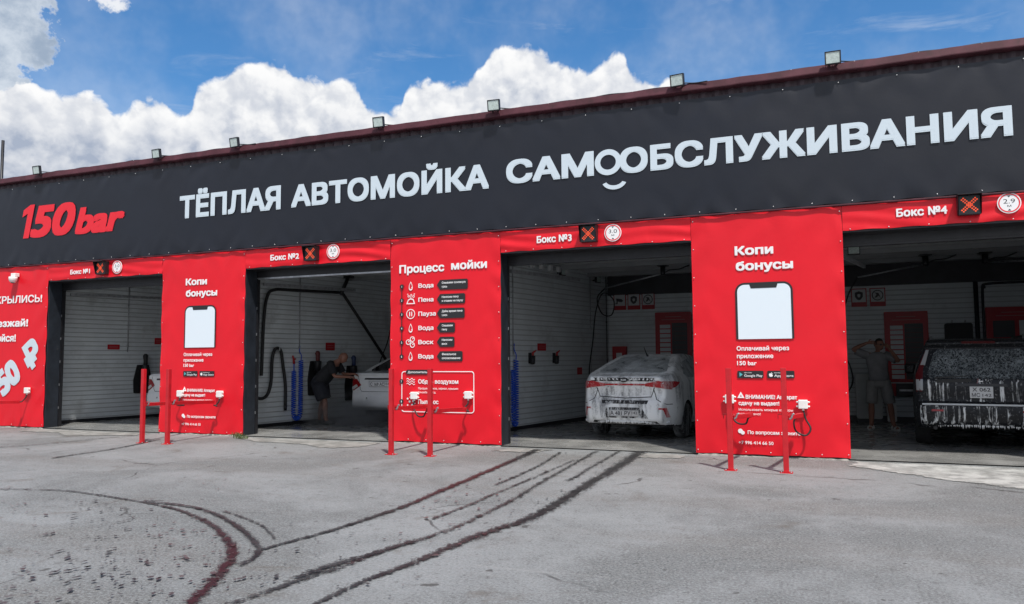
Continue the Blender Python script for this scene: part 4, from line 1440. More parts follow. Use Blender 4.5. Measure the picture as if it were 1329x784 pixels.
# overhead boom of bay 2
bm = B()
p = [on_wall(1, 1.50, 1.1, .10), on_wall(1, 1.54, 2.28, .10), on_wall(1, 1.62, 2.78, .10), on_wall(1, 1.80, 2.93, .10), on_wall(1, 2.3, 2.96, .10), on_wall(1, 3.72, 3.0, .12)]
vb = thing('vacuum_boom', 'black overhead suction pipe crossing the wall of bay 2', 'pipe', on_wall(1, 2.6, 2.9, .1))
tube(bm, catmull(p, 8), .034, 10); obj('wall_pipe', bm, M_black, vb)
bm = B(); tube(bm, [on_wall(1, 3.70, 2.96, .14), on_wall(1, 3.92, 3.36, .14)], .045, 10); a = on_wall(1, 3.95, 3.38, .14); box(bm, (a.x - .09, a.y - .09, a.z - .02), (a.x + .09, a.y + .09, CEIL - .002)); obj('pivot', bm, M_blackmetal, vb)
bm = B(); tube(bm, [on_wall(1, 3.74, 2.98, .16), on_wall(1, 4.4, 2.25, .2), on_wall(1, 5.15, 1.40, .25)], .036, 10); obj('drop_pipe', bm, M_black, vb)
bm = B(); tube(bm, catmull([on_wall(1, 6.0, 3.2, .3), on_wall(1, 5.6, 3.05, .3), on_wall(1, 5.35, 2.6, .3), on_wall(1, 5.15, 1.9, .3), on_wall(1, 4.85, 1.30, .3), on_wall(1, 4.8, .7, .3)], 8), .014, 8)
solo('spray_hose', bm, M_black, 'thin black spray hose curving down behind the white sedan in bay 2', 'hose')


# rubber guards that the brushes hang in
def guard(k, y, z0, zs, zt, w, label, topm, brush):
    t = wall_thing('brush_holder', label, 'brush holder', k, y, z0, 'rubber brush holders on the bay walls')
    h = zs - z0
    pol = [(-w * .5, 0.02), (-w * .42, 0), (w * .42, 0), (w * .5, .02), (w * .52, h * .5), (w * .42, h * .80), (w * .34, h), (-w * .34, h), (-w * .42, h * .80), (-w * .54, h * .45)]
    bm = B(); extr(bm, pol, -.035, -.004); lobj('rubber_guard', bm, M_black, t, bevel=.01)
    bm = B(); lathe(bm, [(.07, h - .28), (.085, h - .05), (.085, h), (.075, h + .002), (.075, h - .04)], (0, -.13, 0), seg=14); lobj('holster', bm, M_blackmetal, t)
    bm = B(); tube(bm, [(0, -.13, h - .15), (0, -.13, h + .12), (.0, -.12, zt - z0 - .05), (.01, -.12, zt - z0)], [.045, .05, .062, .035], 10); lobj('brush_head', bm, topm, t)
    if brush:
        bm = B(); tube(bm, [(.10, -.12, h * .55), (.34, -.2, h * .62), (.42, -.2, h * .60)], [.02, .05, .04], 8); lobj('side_brush', bm, M_black, t)
    return t


guard(0, 2.93, 0.62, 1.33, 1.60, 0.46, 'black brush holder on the white wall behind the first red post', M_black, True)
guard(1, 3.02, 0.62, 1.40, 1.62, 0.36, 'black brush holder on the wall just behind the bent man', mat('dark red plastic', (.12, .02, .02), .4), False)
guard(1, 4.15, 0.45, 1.28, 1.52, 0.34, 'black brush holder with blue top between the bent man and the white sedan', mat('navy plastic', (.02, .04, .12), .4), False)
for y, lab in ((3.20, 'gun holder with a red tip on the wall of bay 3, nearer the door'), (4.18, 'gun holder with a red tip on the wall of bay 3, nearer the back')):
    t = wall_thing('gun_holder', lab, 'holder', 2, y, 1.30, 'gun holders in bay 3')
    bm = B(); box(bm, (-.05, -.02, .02), (.05, -.001, .24)); lathe(bm, [(.03, 0), (.05, .02), (.055, .18), (.045, .18), (.04, .04)], (0, -.075, 0), seg=12); lobj('holster', bm, M_blackmetal, t)
    bm = B(); tube(bm, [(0, -.075, .12), (.01, -.08, .24), (.07, -.12, .29)], [.022, .024, .012], 8); lobj('spray_gun', bm, mat('red plastic', (.45, .02, .02), .4), t)


# swinging ceiling arms with hoses
def boom(px, py, tip, hose, label):
    t = thing('ceiling_boom', label, 'boom', (px, py, CEIL - .22), 'swinging ceiling booms in the bays')
    bm = B(); box(bm, (px - .11, py - .11, CEIL - .03), (px + .11, py + .11, CEIL - .002)); lathe(bm, [(.045, CEIL - .22), (.055, CEIL - .20), (.055, CEIL - .03)], (px, py, 0), seg=12); obj('pivot', bm, M_blackmetal, t)
    bm = B(); tube(bm, [(px, py, CEIL - .19), tip], .016, 8); obj('arm', bm, M_steel, t)
    bm = B(); tube(bm, catmull([(px + .55, py + .1, CEIL - .02), (px + .35, py + .05, CEIL - .10), (px + .15, py, CEIL - .12), (px, py, CEIL - .19)], 6), .013, 6); obj('feed', bm, M_black, t)
    if hose:
        bm = B(); tube(bm, catmull(hose, 10), .015, 8); obj('hose', bm, M_black, t)


boom(12.31, 4.99, (10.85, 5.6, 3.02), [(10.85, 5.6, 3.02), (10.62, 5.75, 2.80), (10.72, 5.8, 2.45), (10.95, 5.8, 2.42), (11.0, 5.8, 2.75), (10.75, 5.78, 2.92), (10.58, 5.76, 2.5), (10.5, 5.75, 1.8), (10.42, 5.72, 1.2), (10.42, 5.7, .8)], 'ceiling boom with a looped black hose in bay 3')
boom(17.40, 5.55, (16.15, 5.3, 3.0), [(16.15, 5.3, 3.0), (15.95, 5.4, 2.6), (15.75, 5.5, 1.8), (15.95, 5.6, 1.25), (16.0, 5.7, .9), (15.85, 5.7, .6)], 'ceiling boom above the man in grey in bay 4')
boom(18.44, 5.66, (19.3, 4.6, 3.1), None, 'ceiling boom above the dark car in bay 4')
lamp0 = None
for loc, rz, lab in (((10.12, 4.35, 3.30), RZW, 'small unlit wall lamp under the ceiling of bay 3, nearer the door'), ((10.42, 6.1, 3.28), RZW, 'small unlit wall lamp under the ceiling of bay 3, by the corner'), ((16.02, 3.1, 3.26), 0, 'small unlit box lamp under the ceiling of bay 4')):
    if lamp0 is None:
        lamp0 = thing('bay_lamp', lab, 'lamp', loc, 'unlit lamps in the bays', rz)
        bm = B(); box(bm, (-.10, -.16, -.08), (.10, -.10, .07)); box(bm, (-.015, -.10, -.03), (.015, 0, .0)); lobj('housing', bm, M_blackmetal, lamp0)
        bm = B(); box(bm, (-.085, -.166, -.065), (.085, -.161, .055)); lobj('lens', bm, M_lampglass, lamp0)
    else: copy_thing(lamp0, loc, rz, lab)
t = wall_thing('cable_trolley', 'row of small grey rollers on a rail under the ceiling of bay 3', 'rail', 2, 3.9, 3.30)
bm = B(); box(bm, (-1.1, -.20, .085), (1.1, -.15, .115)); lobj('rail', bm, M_steel, t)
for q in range(5):
    bm = B(); box(bm, (-.9 + .36 * q, -.22, -.03), (-.80 + .36 * q, -.14, .084)); lobj('roller', bm, M_palepaper, t, bevel=.01)


# boards on the back wall
def back_board(x0, z0, x1, z1, label, rowsn, terminal=False):
    t = thing('price_board', label, 'board', ((x0 + x1) / 2, YB - .02, z0), 'red boards on the back wall')
    y = YB - .055
    bm = B(); extr(bm, rrect(x0, z0, x1, z1, .02, 3), y, YB - .008); obj('board', bm, M_signred, t)
    w = x1 - x0
    bm = B()
    for q in range(2): extr(bm, [(x0 + w * (.28 - .1 * q), z1 - .12 - .07 * q), (x1 - w * (.28 - .1 * q), z1 - .12 - .07 * q), (x1 - w * (.28 - .1 * q), z1 - .10 - .07 * q), (x0 + w * (.28 - .1 * q), z1 - .10 - .07 * q)], y - .003, y - .001)
    obj('heading_line', bm, mat('faded print', (0.40, 0.12, 0.12), 0.5), t)
    zt = z1 - .30
    if not terminal:
        bm = B(); extr(bm, [(x0 + w * .46, z0 + .06), (x1 - w * .12, z0 + .06), (x1 - w * .12, zt + .04), (x0 + w * .46, zt + .04)], y - .004, y - .001); dk = obj('dark_column', bm, M_signdark, t)
        st = (zt - z0 - .05) / rowsn
        bm = None
        for q in range(rowsn):
            z = zt - q * st
            b_ = B(); extr(b_, [(x0 + w * .13, z - st * .78), (x0 + w * .42, z - st * .78), (x0 + w * .42, z), (x0 + w * .13, z)], y - .012, y - .001); obj('row_button', b_, M_palepaper, t)
        b_ = B()
        for q in range(rowsn): extr(b_, [(x0 + w * .48, zt - q * st - st * .5), (x1 - w * .14, zt - q * st - st * .5), (x1 - w * .14, zt - q * st - st * .42), (x0 + w * .48, zt - q * st - st * .42)], y - .007, y - .0045)
        obj('row_line', b_, mat('dim red print', (0.16, 0.015, 0.02), 0.5), dk)
    else:
        b_ = B(); extr(b_, [(x0 + .12, z1 - .62), (x0 + .50, z1 - .62), (x0 + .50, z1 - .28), (x0 + .12, z1 - .28)], y - .02, y - .001); obj('screen', b_, M_signdark, t)
        b_ = B(); extr(b_, [(x0 + .16, z1 - .86), (x0 + .46, z1 - .86), (x0 + .46, z1 - .70), (x0 + .16, z1 - .70)], y - .012, y - .001); obj('pay_panel', b_, M_signdark, t)
        b_ = B(); extr(b_, [(x0 + .58, z0 + .08), (x1 - .05, z0 + .08), (x1 - .05, z1 - .28), (x0 + .58, z1 - .28)], y - .012, y - .001); pp = obj('paper_panel', b_, M_palepaper, t)
        b_ = B()
        for q in range(7): extr(b_, [(x0 + .66, z1 - .40 - .12 * q), (x0 + .95, z1 - .40 - .12 * q), (x0 + .95, z1 - .385 - .12 * q), (x0 + .66, z1 - .385 - .12 * q)], y - .016, y - .0125)
        obj('print_line', b_, M_ink, pp)
    return t


back_board(16.70, 0.86, 17.54, 2.37, 'red price board with pale rows behind the man in grey', 11)
back_board(11.74, 0.95, 12.60, 2.50, 'red price board with pale rows above the silver sedan', 11)
back_board(18.60, 1.05, 19.60, 2.41, 'red payment board above the roof of the dark car', 0, True)
back_board(6.3, 0.95, 7.1, 2.45, 'red price board at the back of bay 2', 11)


def picto_sign(x0, kind, label):
    x1 = x0 + .31; z0, z1 = 2.50, 2.90
    if x0 < 12: z0, z1 = 2.59, 2.98
    t = thing('warning_sign', label, 'sign', (x0 + .155, YB - .01, z0), 'small warning signs on the back wall')
    y = YB - .03
    bm = B(); extr(bm, [(x0, z0), (x1, z0), (x1, z1), (x0, z1)], y, YB - .008); obj('board', bm, M_signred, t)
    bm = B(); extr(bm, [(x0 + .02, z0 + .10), (x1 - .02, z0 + .10), (x1 - .02, z1 - .02), (x0 + .02, z1 - .02)], y - .004, y - .001); pf = obj('paper', bm, M_palepaper, t)
    cx, cz = x0 + .155, (z0 + .10 + z1 - .02) / 2
    bm = B(); yy = y - .007
    if kind == 'cam':
        extr(bm, [(cx - .09, cz + .05), (cx + .05, cz + .03), (cx + .09, cz - .01), (cx + .05, cz - .05), (cx - .08, cz - .02)], yy, yy + .002)
        extr(bm, [(cx - .08, cz - .025), (cx - .05, cz - .025), (cx - .05, cz - .09), (cx - .11, cz - .09), (cx - .11, cz - .07), (cx - .08, cz - .07)], yy, yy + .002)
    elif kind == 'shield':
        ringpoly(bm, [(cx - .08, cz + .07), (cx, cz + .10), (cx + .08, cz + .07), (cx + .08, cz - .02), (cx + .04, cz - .08), (cx, cz - .10), (cx - .04, cz - .08), (cx - .08, cz - .02)],
                 [(cx - .03, cz + .03), (cx, cz + .04), (cx + .03, cz + .03), (cx + .03, cz - .01), (cx + .015, cz - .03), (cx, cz - .04), (cx - .015, cz - .03), (cx - .03, cz - .01)], yy, yy + .002)
    else:
        extr(bm, [(cx - .06, cz - .05), (cx - .02, cz + .02), (cx - .05, cz + .06), (cx + .02, cz + .05), (cx + .06, cz - .05), (cx + .02, cz - .01), (cx - .02, cz - .05)], yy, yy + .002)
    obj('pictogram', bm, M_signdark, pf)
    if kind == 'no':
        bm = B(); ringpoly(bm, circle(cx, cz, .115, 24), circle(cx, cz, .095, 24), yy - .003, yy - .001); bar(bm, (cx - .07, yy - .004, cz + .07), (cx + .07, yy - .004, cz - .07), .004, .02, (0, 1, 0)); obj('ban_ring', bm, M_signdark, pf)
    return t


picto_sign(10.72, 'cam', 'warning sign with a video camera, first of three at the back of bay 3')
picto_sign(11.07, 'shield', 'warning sign with a shield, middle of three at the back of bay 3')
picto_sign(11.42, 'no', 'round prohibition sign, last of three at the back of bay 3')
picto_sign(16.07, 'shield', 'warning sign with a shield above the man in grey in bay 4')
picto_sign(16.44, 'no', 'round prohibition sign above the man in grey in bay 4')
t = thing('pay_terminal', 'small red pay terminal on the back wall above the sedan roof', 'terminal', (10.87, YB - .02, 1.2))
bm = B(); box(bm, (10.70, YB - .16, 1.2), (11.04, YB - .008, 1.70)); obj('case', bm, M_signred, t, bevel=.012)
bm = B(); box(bm, (10.80, YB - .166, 1.38), (10.94, YB - .161, 1.54)); obj('screen', bm, M_palepaper, t)

# fittings at the back of bay 4
t = thing('shelf_unit', 'low red and black shelf under the price board in bay 4', 'shelf', (17.1, YB - .2, .57))
bm = B(); box(bm, (16.70, YB - .30, .58), (16.86, YB - .06, .84)); obj('red_end', bm, M_signred, t)
bm = B(); box(bm, (16.862, YB - .30, .58), (17.52, YB - .06, .84)); obj('black_case', bm, M_blackmetal, t, bevel=.01)
bm = B(); box(bm, (16.92, YB - .316, .68), (17.46, YB - .301, .72)); box(bm, (16.70, YB - .32, .846), (17.54, YB - .06, .86)); obj('pale_trim', bm, M_steel, t)
t = thing('white_cabinet', 'low white ribbed cabinet on the floor under the shelf in bay 4', 'cabinet', (17.1, YB - .2, .0))
bm = B(); slat_wall(bm, (16.76, YB - .22), (17.60, YB - .22), .14, .54, (0, -1), .12, .012); box(bm, (16.76, YB - .20, .14), (17.60, YB - .06, .55)); obj('body', bm, [M_wall, M_groove], t)
bm = B(); box(bm, (16.80, YB - .2, .016), (17.56, YB - .08, .138)); obj('plinth', bm, M_blackmetal, t)
t = thing('water_tank', 'tall white plastic tank beside the man in grey', 'tank', (16.3, YB - .3, .016))
bm = B(); extr(bm, rrect(16.08, .10, 16.58, 1.04, .04, 3), YB - .42, YB - .07); obj('body', bm, mat('white tank plastic', (.62, .64, .63), .45, var=.06), t)
bm = B()
for q in range(4): box(bm, (16.14 + .11 * q, YB - .428, .16), (16.18 + .11 * q, YB - .421, .96))
obj('rib', bm, mat('white tank plastic', (.62, .64, .63), .45), t)
bm = B(); box(bm, (16.10, YB - .40, .016), (16.56, YB - .09, .098)); obj('base', bm, M_blackmetal, t)
bm = B(); extr(bm, rrect(16.66, .05, 16.84, .40, .03, 3), YB - .46, YB - .26); bx_ = solo('canister', bm, M_plastic, 'small pale canister on the floor behind the legs of the man in grey', 'canister')
t = thing('wet_mats', 'black rubber mat hung on the back wall above the dark car', 'mat', (18.1, YB - .05, 1.6))
bm = B(); extr(bm, rrect(17.84, 1.62, 18.36, 2.10, .05, 5), YB - .06, YB - .02); obj('mat', bm, M_black, t)
bm = B()
for q in range(2): tube(bm, catmull([(17.98 + .24 * q, YB - .02, 2.12), (17.98 + .24 * q, YB - .09, 2.12), (17.98 + .24 * q, YB - .10, 2.16)], 4), .012, 6)
obj('clamp', bm, M_steel, t)
bm = B(); tube(bm, [(18.44, YB - .08, .1), (18.44, YB - .08, 2.95)], .045, 10); tube(bm, catmull([(18.56, YB - .07, .1), (18.56, YB - .07, 2.6), (18.60, YB - .07, 2.82), (18.75, YB - .07, 2.9), (20.5, YB - .07, 2.92)], 8), .025, 8)
solo('riser_pipe', bm, M_navy, 'dark riser pipes on the back wall of bay 4 right of the rubber mat', 'pipe')

# ------------------------------------------------------------------ cars


def coat_mat(name, base, rough=0.25, coat=0.8, metal=0.0):
    return mat(name, base, rough, metal=metal, coat=coat)


M_carwhite = mat('white car paint', (0.87, 0.88, 0.89), 0.28, coat=0.8, var=0.03, vscale=4, dirt=(0.55, 0.55, 0.54), ds=3, dlo=.55, dhi=.8)
M_glass = mat('dark car glass', (0.012, 0.014, 0.016), 0.06, spec=0.6)
M_tail = mat('red tail lamp', (0.30, 0.008, 0.012), 0.15, coat=0.6)
M_tailclear = mat('clear lamp', (0.55, 0.55, 0.55), 0.15, coat=0.6)
M_taildim = mat('shade dimmed red lamp', (0.08, 0.005, 0.007), 0.2, coat=.4)  # darker red, the bay's dimness put into the colour
M_cleardim = mat('shade dimmed clear lamp', (0.30, 0.31, 0.32), 0.2, coat=.4)  # greyed lens, likewise darkened for the dim bay
M_tyre = mat('tyre rubber', (0.022, 0.022, 0.023), 0.8, var=0.3, vscale=20)
M_rim = mat('alloy rim', (0.38, 0.39, 0.40), 0.35, metal=0.7, var=.1)
M_under = mat('underbody black', (0.012, 0.012, 0.012), 0.8)
M_seam = mat('seam shadow gap', (0.015, 0.015, 0.016), 0.8)


def foam_mat(name, base, foam, lo, hi, streak, fine, rough=0.45, base_rough=0.25, speck=None, stretch=0.16, wts=(0.50, 0.20, 0.30)):
    """wet foam running down over paint or glass"""
    m = bpy.data.materials.new(name)
    m.use_nodes = True
    t = m.node_tree; b = t.nodes['Principled BSDF']; N = NT(t)
    p = N.n('ShaderNodeTexCoord').outputs['Object']
    a = N.noise(N.mapping(p, scale=(streak, streak, streak * stretch)), 1.0, 5, 0.62, 0.4)
    f2 = N.noise(p, fine, 5, 0.7)
    big = N.noise(p, 2.0, 4, 0.55)
    v = N.math('ADD', N.math('MULTIPLY', a, wts[0]), N.math('ADD', N.math('MULTIPLY', f2, wts[1]), N.math('MULTIPLY', big, wts[2])))
    f = N.mrange(v, lo, hi)
    if speck:
        w = N.n('ShaderNodeTexNoise'); N.put(w.inputs['Vector'], p); w.inputs['Scale'].default_value = speck * 0.6; w.inputs['Detail'].default_value = 4
        ma = N.n('ShaderNodeVectorMath', operation='MULTIPLY_ADD'); t.links.new(w.outputs['Color'], ma.inputs[0]); ma.inputs[1].default_value = (.03, .03, .03); t.links.new(p, ma.inputs[2])
        rg = N.math('ABSOLUTE', N.math('SUBTRACT', N.noise(N.mapping(ma.outputs[0], scale=(1, 1, .7)), speck, 2, 0.6), 0.5))
        rg2 = N.math('ABSOLUTE', N.math('SUBTRACT', N.noise(ma.outputs[0], speck * .55, 3, 0.6), 0.5))
        s2 = N.math('ADD', N.math('MULTIPLY', N.mrange(rg, 0.07, 0.01), 0.6), N.math('MULTIPLY', N.mrange(rg2, 0.06, 0.01), 0.6), clamp=True)
        s2 = N.math('MULTIPLY', s2, N.mrange(N.noise(p, 5, 3), 0.30, 0.60, 0.25, 1.0))
        f = N.math('MAXIMUM', N.math('MULTIPLY', s2, 0.75), f)
    c = N.mix(f, base, foam)
    c = N.mix(N.mrange(f2, 0.55, 0.75, 0, 0.35), c, tuple(min(.85, q * 1.25) for q in foam))
    t.links.new(c, b.inputs['Base Color'])
    t.links.new(N.mrange(f, 0, 1, base_rough, rough, smooth=False), b.inputs['Roughness'])
    if base[0] < .05: b.inputs['Specular IOR Level'].default_value = 0.22
    bp = N.n('ShaderNodeBump'); bp.inputs['Distance'].default_value = 0.009
    t.links.new(N.math('ADD', f, N.math('MULTIPLY', f2, 0.3)), bp.inputs['Height']); t.links.new(bp.outputs[0], b.inputs['Normal'])
    return m


F_paint = foam_mat('foam over silver paint', (0.24, 0.25, 0.26), (0.90, 0.92, 0.93), 0.37, 0.54, 7.0, 30)
F_glass = foam_mat('foam film over glass', (0.20, 0.22, 0.23), (0.66, 0.70, 0.72), 0.38, 0.62, 5.0, 34)
F_dark = foam_mat('foam over black trim and lip shade', (0.025, 0.025, 0.028), (0.75, 0.77, 0.78), 0.47, 0.56, 13.0, 40)
F_mid = foam_mat('foam sheet over the boot', (0.10, 0.105, 0.11), (0.86, 0.88, 0.89), 0.36, 0.52, 9.0, 30)
F_tail = foam_mat('foam over red lamp', (0.45, 0.012, 0.02), (0.72, 0.50, 0.51), 0.47, 0.62, 11.0, 30)
F_plate = foam_mat('foam over number plate', (0.55, 0.55, 0.55), (0.66, 0.68, 0.69), 0.44, 0.6, 9.0, 30)
F_wheel = foam_mat('foam over wheel', (0.05, 0.05, 0.053), (0.40, 0.42, 0.43), 0.47, 0.66, 7.0, 25)
S_paint = foam_mat('foam runs over black paint', (0.012, 0.013, 0.016), (0.50, 0.52, 0.53), 0.60, 0.68, 20.0, 40)
S_gate = foam_mat('foam runs over black tailgate', (0.014, 0.015, 0.018), (0.74, 0.76, 0.77), 0.525, 0.60, 21.0, 25, stretch=0.03, wts=(.78, .08, .14))
S_glass = foam_mat('foam lace over dark glass', (0.016, 0.02, 0.024), (0.34, 0.38, 0.40), 0.60, 0.72, 6.0, 45, speck=27)


def car_body(profile, W, axles, ra, half, mats, parent, voxel=0.022, under=0.27, smooth_it=5):
    prof = []
    n0 = len(profile)
    for i in range(n0):
        a, b = Vector(profile[i]), Vector(profile[(i + 1) % n0])
        k = max(1, int((b - a).length / 0.06))
        for j in range(k): prof.append(a + (b - a) * j / k)
    bm = B()
    S = [-1, -.9, -.7, -.4, 0, .4, .7, .9, 1]
    rings = [[bm.verts.new((p.x, s * W(p.x, p.y), p.y)) for p in prof] for s in S]
    n = len(prof)
    for i in range(len(S) - 1):
        for j in range(n):
            k = (j + 1) % n
            bm.faces.new((rings[i][j], rings[i][k], rings[i + 1][k], rings[i + 1][j]))
    for ring, sg in ((rings[0], -1), (rings[-1], 1)):
        loop = [(p.x, p.y) for p in prof]
        xs_ = np.arange(.06, max(p.x for p in prof), .09); zs_ = np.arange(.26, max(p.y for p in prof), .09)
        g = np.array([(x, z) for x in xs_ for z in zs_])
        la = np.array(loop)
        g = g[winding(g, [la]) != 0]
        g = g[np.array([np.min(np.hypot(la[:, 0] - q[0], la[:, 1] - q[1])) > .05 for q in g])]
        v, f, ov = fill_loops([loop], [tuple(q) for q in g])
        m_ = {}
        for k in range(len(v)):
            src = [q for q in ov[k] if q < n]
            m_[k] = ring[src[0]] if src else None
        for t_ in f:
            q = []
            for k in t_:
                if m_[k] is None: m_[k] = bm.verts.new((v[k].x, sg * W(v[k].x, v[k].y), v[k].y))
                q.append(m_[k])
            if len(set(q)) == 3: bm.faces.new(q)
    bmesh.ops.recalc_face_normals(bm, faces=bm.faces[:])
    me = bpy.data.meshes.new('crude'); bm.to_mesh(me); bm.free()
    for m_ in mats: me.materials.append(m_)
    o = bpy.data.objects.new('crude', me); COL.objects.link(o)
    md = o.modifiers.new('r', 'REMESH'); md.mode = 'VOXEL'; md.voxel_size = voxel; md.use_smooth_shade = True
    md = o.modifiers.new('s', 'SMOOTH'); md.iterations = smooth_it; md.factor = 0.5
    cb = B()
    for ax in axles:
        for sg in (-1, 1):
            lathe(cb, [(ra, sg * (half - .28)), (ra, sg * (half + .3))], (ax, 0, ra - .03), axis='Y', seg=40, mi=1)
    bmesh.ops.recalc_face_normals(cb, faces=cb.faces[:])
    cm_ = bpy.data.meshes.new('cut'); cb.to_mesh(cm_); cb.free()
    for m_ in mats: cm_.materials.append(m_)
    co = bpy.data.objects.new('cut', cm_); COL.objects.link(co)
    md = o.modifiers.new('b', 'BOOLEAN'); md.operation = 'DIFFERENCE'; md.object = co; md.solver = 'EXACT'
    bpy.context.view_layer.update()
    dg = bpy.context.evaluated_depsgraph_get()
    fin = bpy.data.meshes.new_from_object(o.evaluated_get(dg))
    bpy.data.objects.remove(o); bpy.data.objects.remove(co)
    fin.materials.clear()
    for m_ in mats: fin.materials.append(m_)
    for p in fin.polygons:
        p.use_smooth = True
        c = p.center
        inarch = any((c.x - ax) ** 2 + (c.z - (ra - .03)) ** 2 < (ra + .004) ** 2 and abs(c.y) < half - .012 - 0.0 and abs(p.normal.z) + abs(p.normal.x) > .5 and math.hypot(c.x - ax, c.z - ra + .03) > ra - .012 for ax in axles)
        deep = any((c.x - ax) ** 2 + (c.z - (ra - .03)) ** 2 < ra ** 2 and abs(c.y) < half - .25 for ax in axles)
        if inarch or deep or (c.z < under and p.normal.z < -.3): p.material_index = 1
        else: p.material_index = 0
    fin.set_sharp_from_angle(angle=R(50))
    fin.name = 'body'
    ob = obj('body', fin, None, parent, world=False)
    vs = [v.co.copy() for v in fin.vertices]
    bvh = BVHTree.FromPolygons(vs, [tuple(p.vertices) for p in fin.polygons])
    return ob, bvh


VIEW = {'rear': (Vector((1, 0, 0)), Vector((0, 1, 0)), Vector((0, 0, 1))), 'front': (Vector((-1, 0, 0)), Vector((0, 1, 0)), Vector((0, 0, 1))),
        'left': (Vector((0, -1, 0)), Vector((1, 0, 0)), Vector((0, 0, 1))), 'right': (Vector((0, 1, 0)), Vector((1, 0, 0)), Vector((0, 0, 1))), 'top': (Vector((0, 0, -1)), Vector((1, 0, 0)), Vector((0, 1, 0)))}


def patch(name, bvh, poly, view, m, parent, off=0.006, maxe=0.07):
    """a lamp, pane or strip cut to outline and laid on the car's skin"""
    d, a, b = VIEW[view]
    P = []
    n = len(poly)
    for i in range(n):
        p, q = Vector(poly[i]), Vector(poly[(i + 1) % n])
        k = max(1, int((q - p).length / maxe))
        for j in range(k): P.append(p + (q - p) * j / k)
    bm = B()
    vs = [bm.verts.new((p.x, p.y, 0)) for p in P]
    bm.faces.new(vs)
    bmesh.ops.triangulate(bm, faces=bm.faces[:])
    for _ in range(7):
        es = [e for e in bm.edges if not e.is_boundary and e.calc_length() > maxe]
        if not es: break
        bmesh.ops.subdivide_edges(bm, edges=es, cuts=1)
        bmesh.ops.triangulate(bm, faces=[f for f in bm.faces if len(f.verts) > 3])
    nr = {}
    for v in bm.verts:
        o = a * v.co.x + b * v.co.y - d * 6
        h = bvh.ray_cast(o, d)
        if h[0] is None:
            h = bvh.find_nearest(a * v.co.x + b * v.co.y - d * (1.0 if view in ('left', 'right') else 0.0))
        nn = h[1]
        if nn.dot(d) > 0: nn = -nn
        v.co = h[0] + nn * off
        nr[v] = nn
    be = [e for e in bm.edges if e.is_boundary]
    ex = bmesh.ops.extrude_edge_only(bm, edges=be)['geom']
    new = [g for g in ex if isinstance(g, bmesh.types.BMVert)]
    for v in new:
        src = min((w for e in v.link_edges for w in e.verts if w in nr), key=lambda w: (w.co - v.co).length)
        v.co = v.co - nr[src] * off * 1.6
    bmesh.ops.recalc_face_normals(bm, faces=bm.faces[:])
    cen = sum((v.co for v in bm.verts), Vector()) / len(bm.verts)
    s = sum(f.normal.dot(d) * f.calc_area() for f in bm.faces)
    if s > 0: bmesh.ops.reverse_faces(bm, faces=bm.faces[:])
    ob = obj(name, bm, m, parent, world=False)
    for p in ob.data.polygons: p.use_smooth = True
    ob.data.set_sharp_from_angle(angle=R(40))
    return ob


def line_poly(pts, w):
    pts = [Vector(p) for p in pts]
    L, Rr = [], []
    for i, p in enumerate(pts):
        t_ = (pts[min(i + 1, len(pts) - 1)] - pts[max(i - 1, 0)]).normalized()
        nn = Vector((-t_.y, t_.x))
        L.append(p + nn * w / 2); Rr.append(p - nn * w / 2)
    return [tuple(q) for q in L] + [tuple(q) for q in Rr[::-1]]


def wheel(parent, x, y, r, w, mt=None, mr=None):
    sg = 1 if y > 0 else -1
    bm = B()
    lathe(bm, [(r * .64, -w / 2), (r * .90, -w / 2), (r * .975, -w * .42), (r, -w * .30), (r, w * .30), (r * .975, w * .42), (r * .90, w / 2), (r * .64, w / 2), (r * .60, w * .3), (r * .60, -w * .3), (r * .64, -w / 2)], (0, 0, 0), 'Y', 36)
    t = obj('wheel', bm, mt or M_tyre, parent, world=False)
    t.location = (x, y, r)
    bm = B()
    lathe(bm, [(r * .66, sg * w * .42), (r * .63, sg * w * .40), (r * .60, sg * w * .1), (r * .60, -sg * w * .3)], (0, 0, 0), 'Y', 36)
    lathe(bm, [(0.0, sg * w * .38), (r * .17, sg * w * .36), (r * .19, sg * w * .22), (r * .19, 0)], (0, 0, 0), 'Y', 20)
    for k in range(10):
        a = 2 * math.pi * (k // 2) / 5 + (0.16 if k % 2 else -0.16) + .3
        ca, sa = math.cos(a), math.sin(a)
        bar(bm, (ca * r * .15, sg * w * .30, sa * r * .15), (ca * r * .63, sg * w * .36, sa * r * .63), .034, .03, (0, 1, 0))
    lathe(bm, [(0.0, -sg * w * .05), (r * .59, -sg * w * .05)], (0, 0, 0), 'Y', 24, mi=1)
    obj('rim', bm, [mr or M_rim, M_under], t, world=False)
    return t


def car_text(s, parent, x, y0, y1, z0, cap, m=None, name='plate_text', bold=0.0):
    """lettering read from behind the car: left to right runs from +y to -y"""
    bm = text_bm(s, 0, 0, cap, y0 - y1, y=0.0, bold=bold)
    for v in bm.verts:
        X, Y, Z = v.co
        v.co = Vector((x + Y, y0 - X, z0 + Z))
    return obj(name, bm, m or M_ink, parent, world=False)


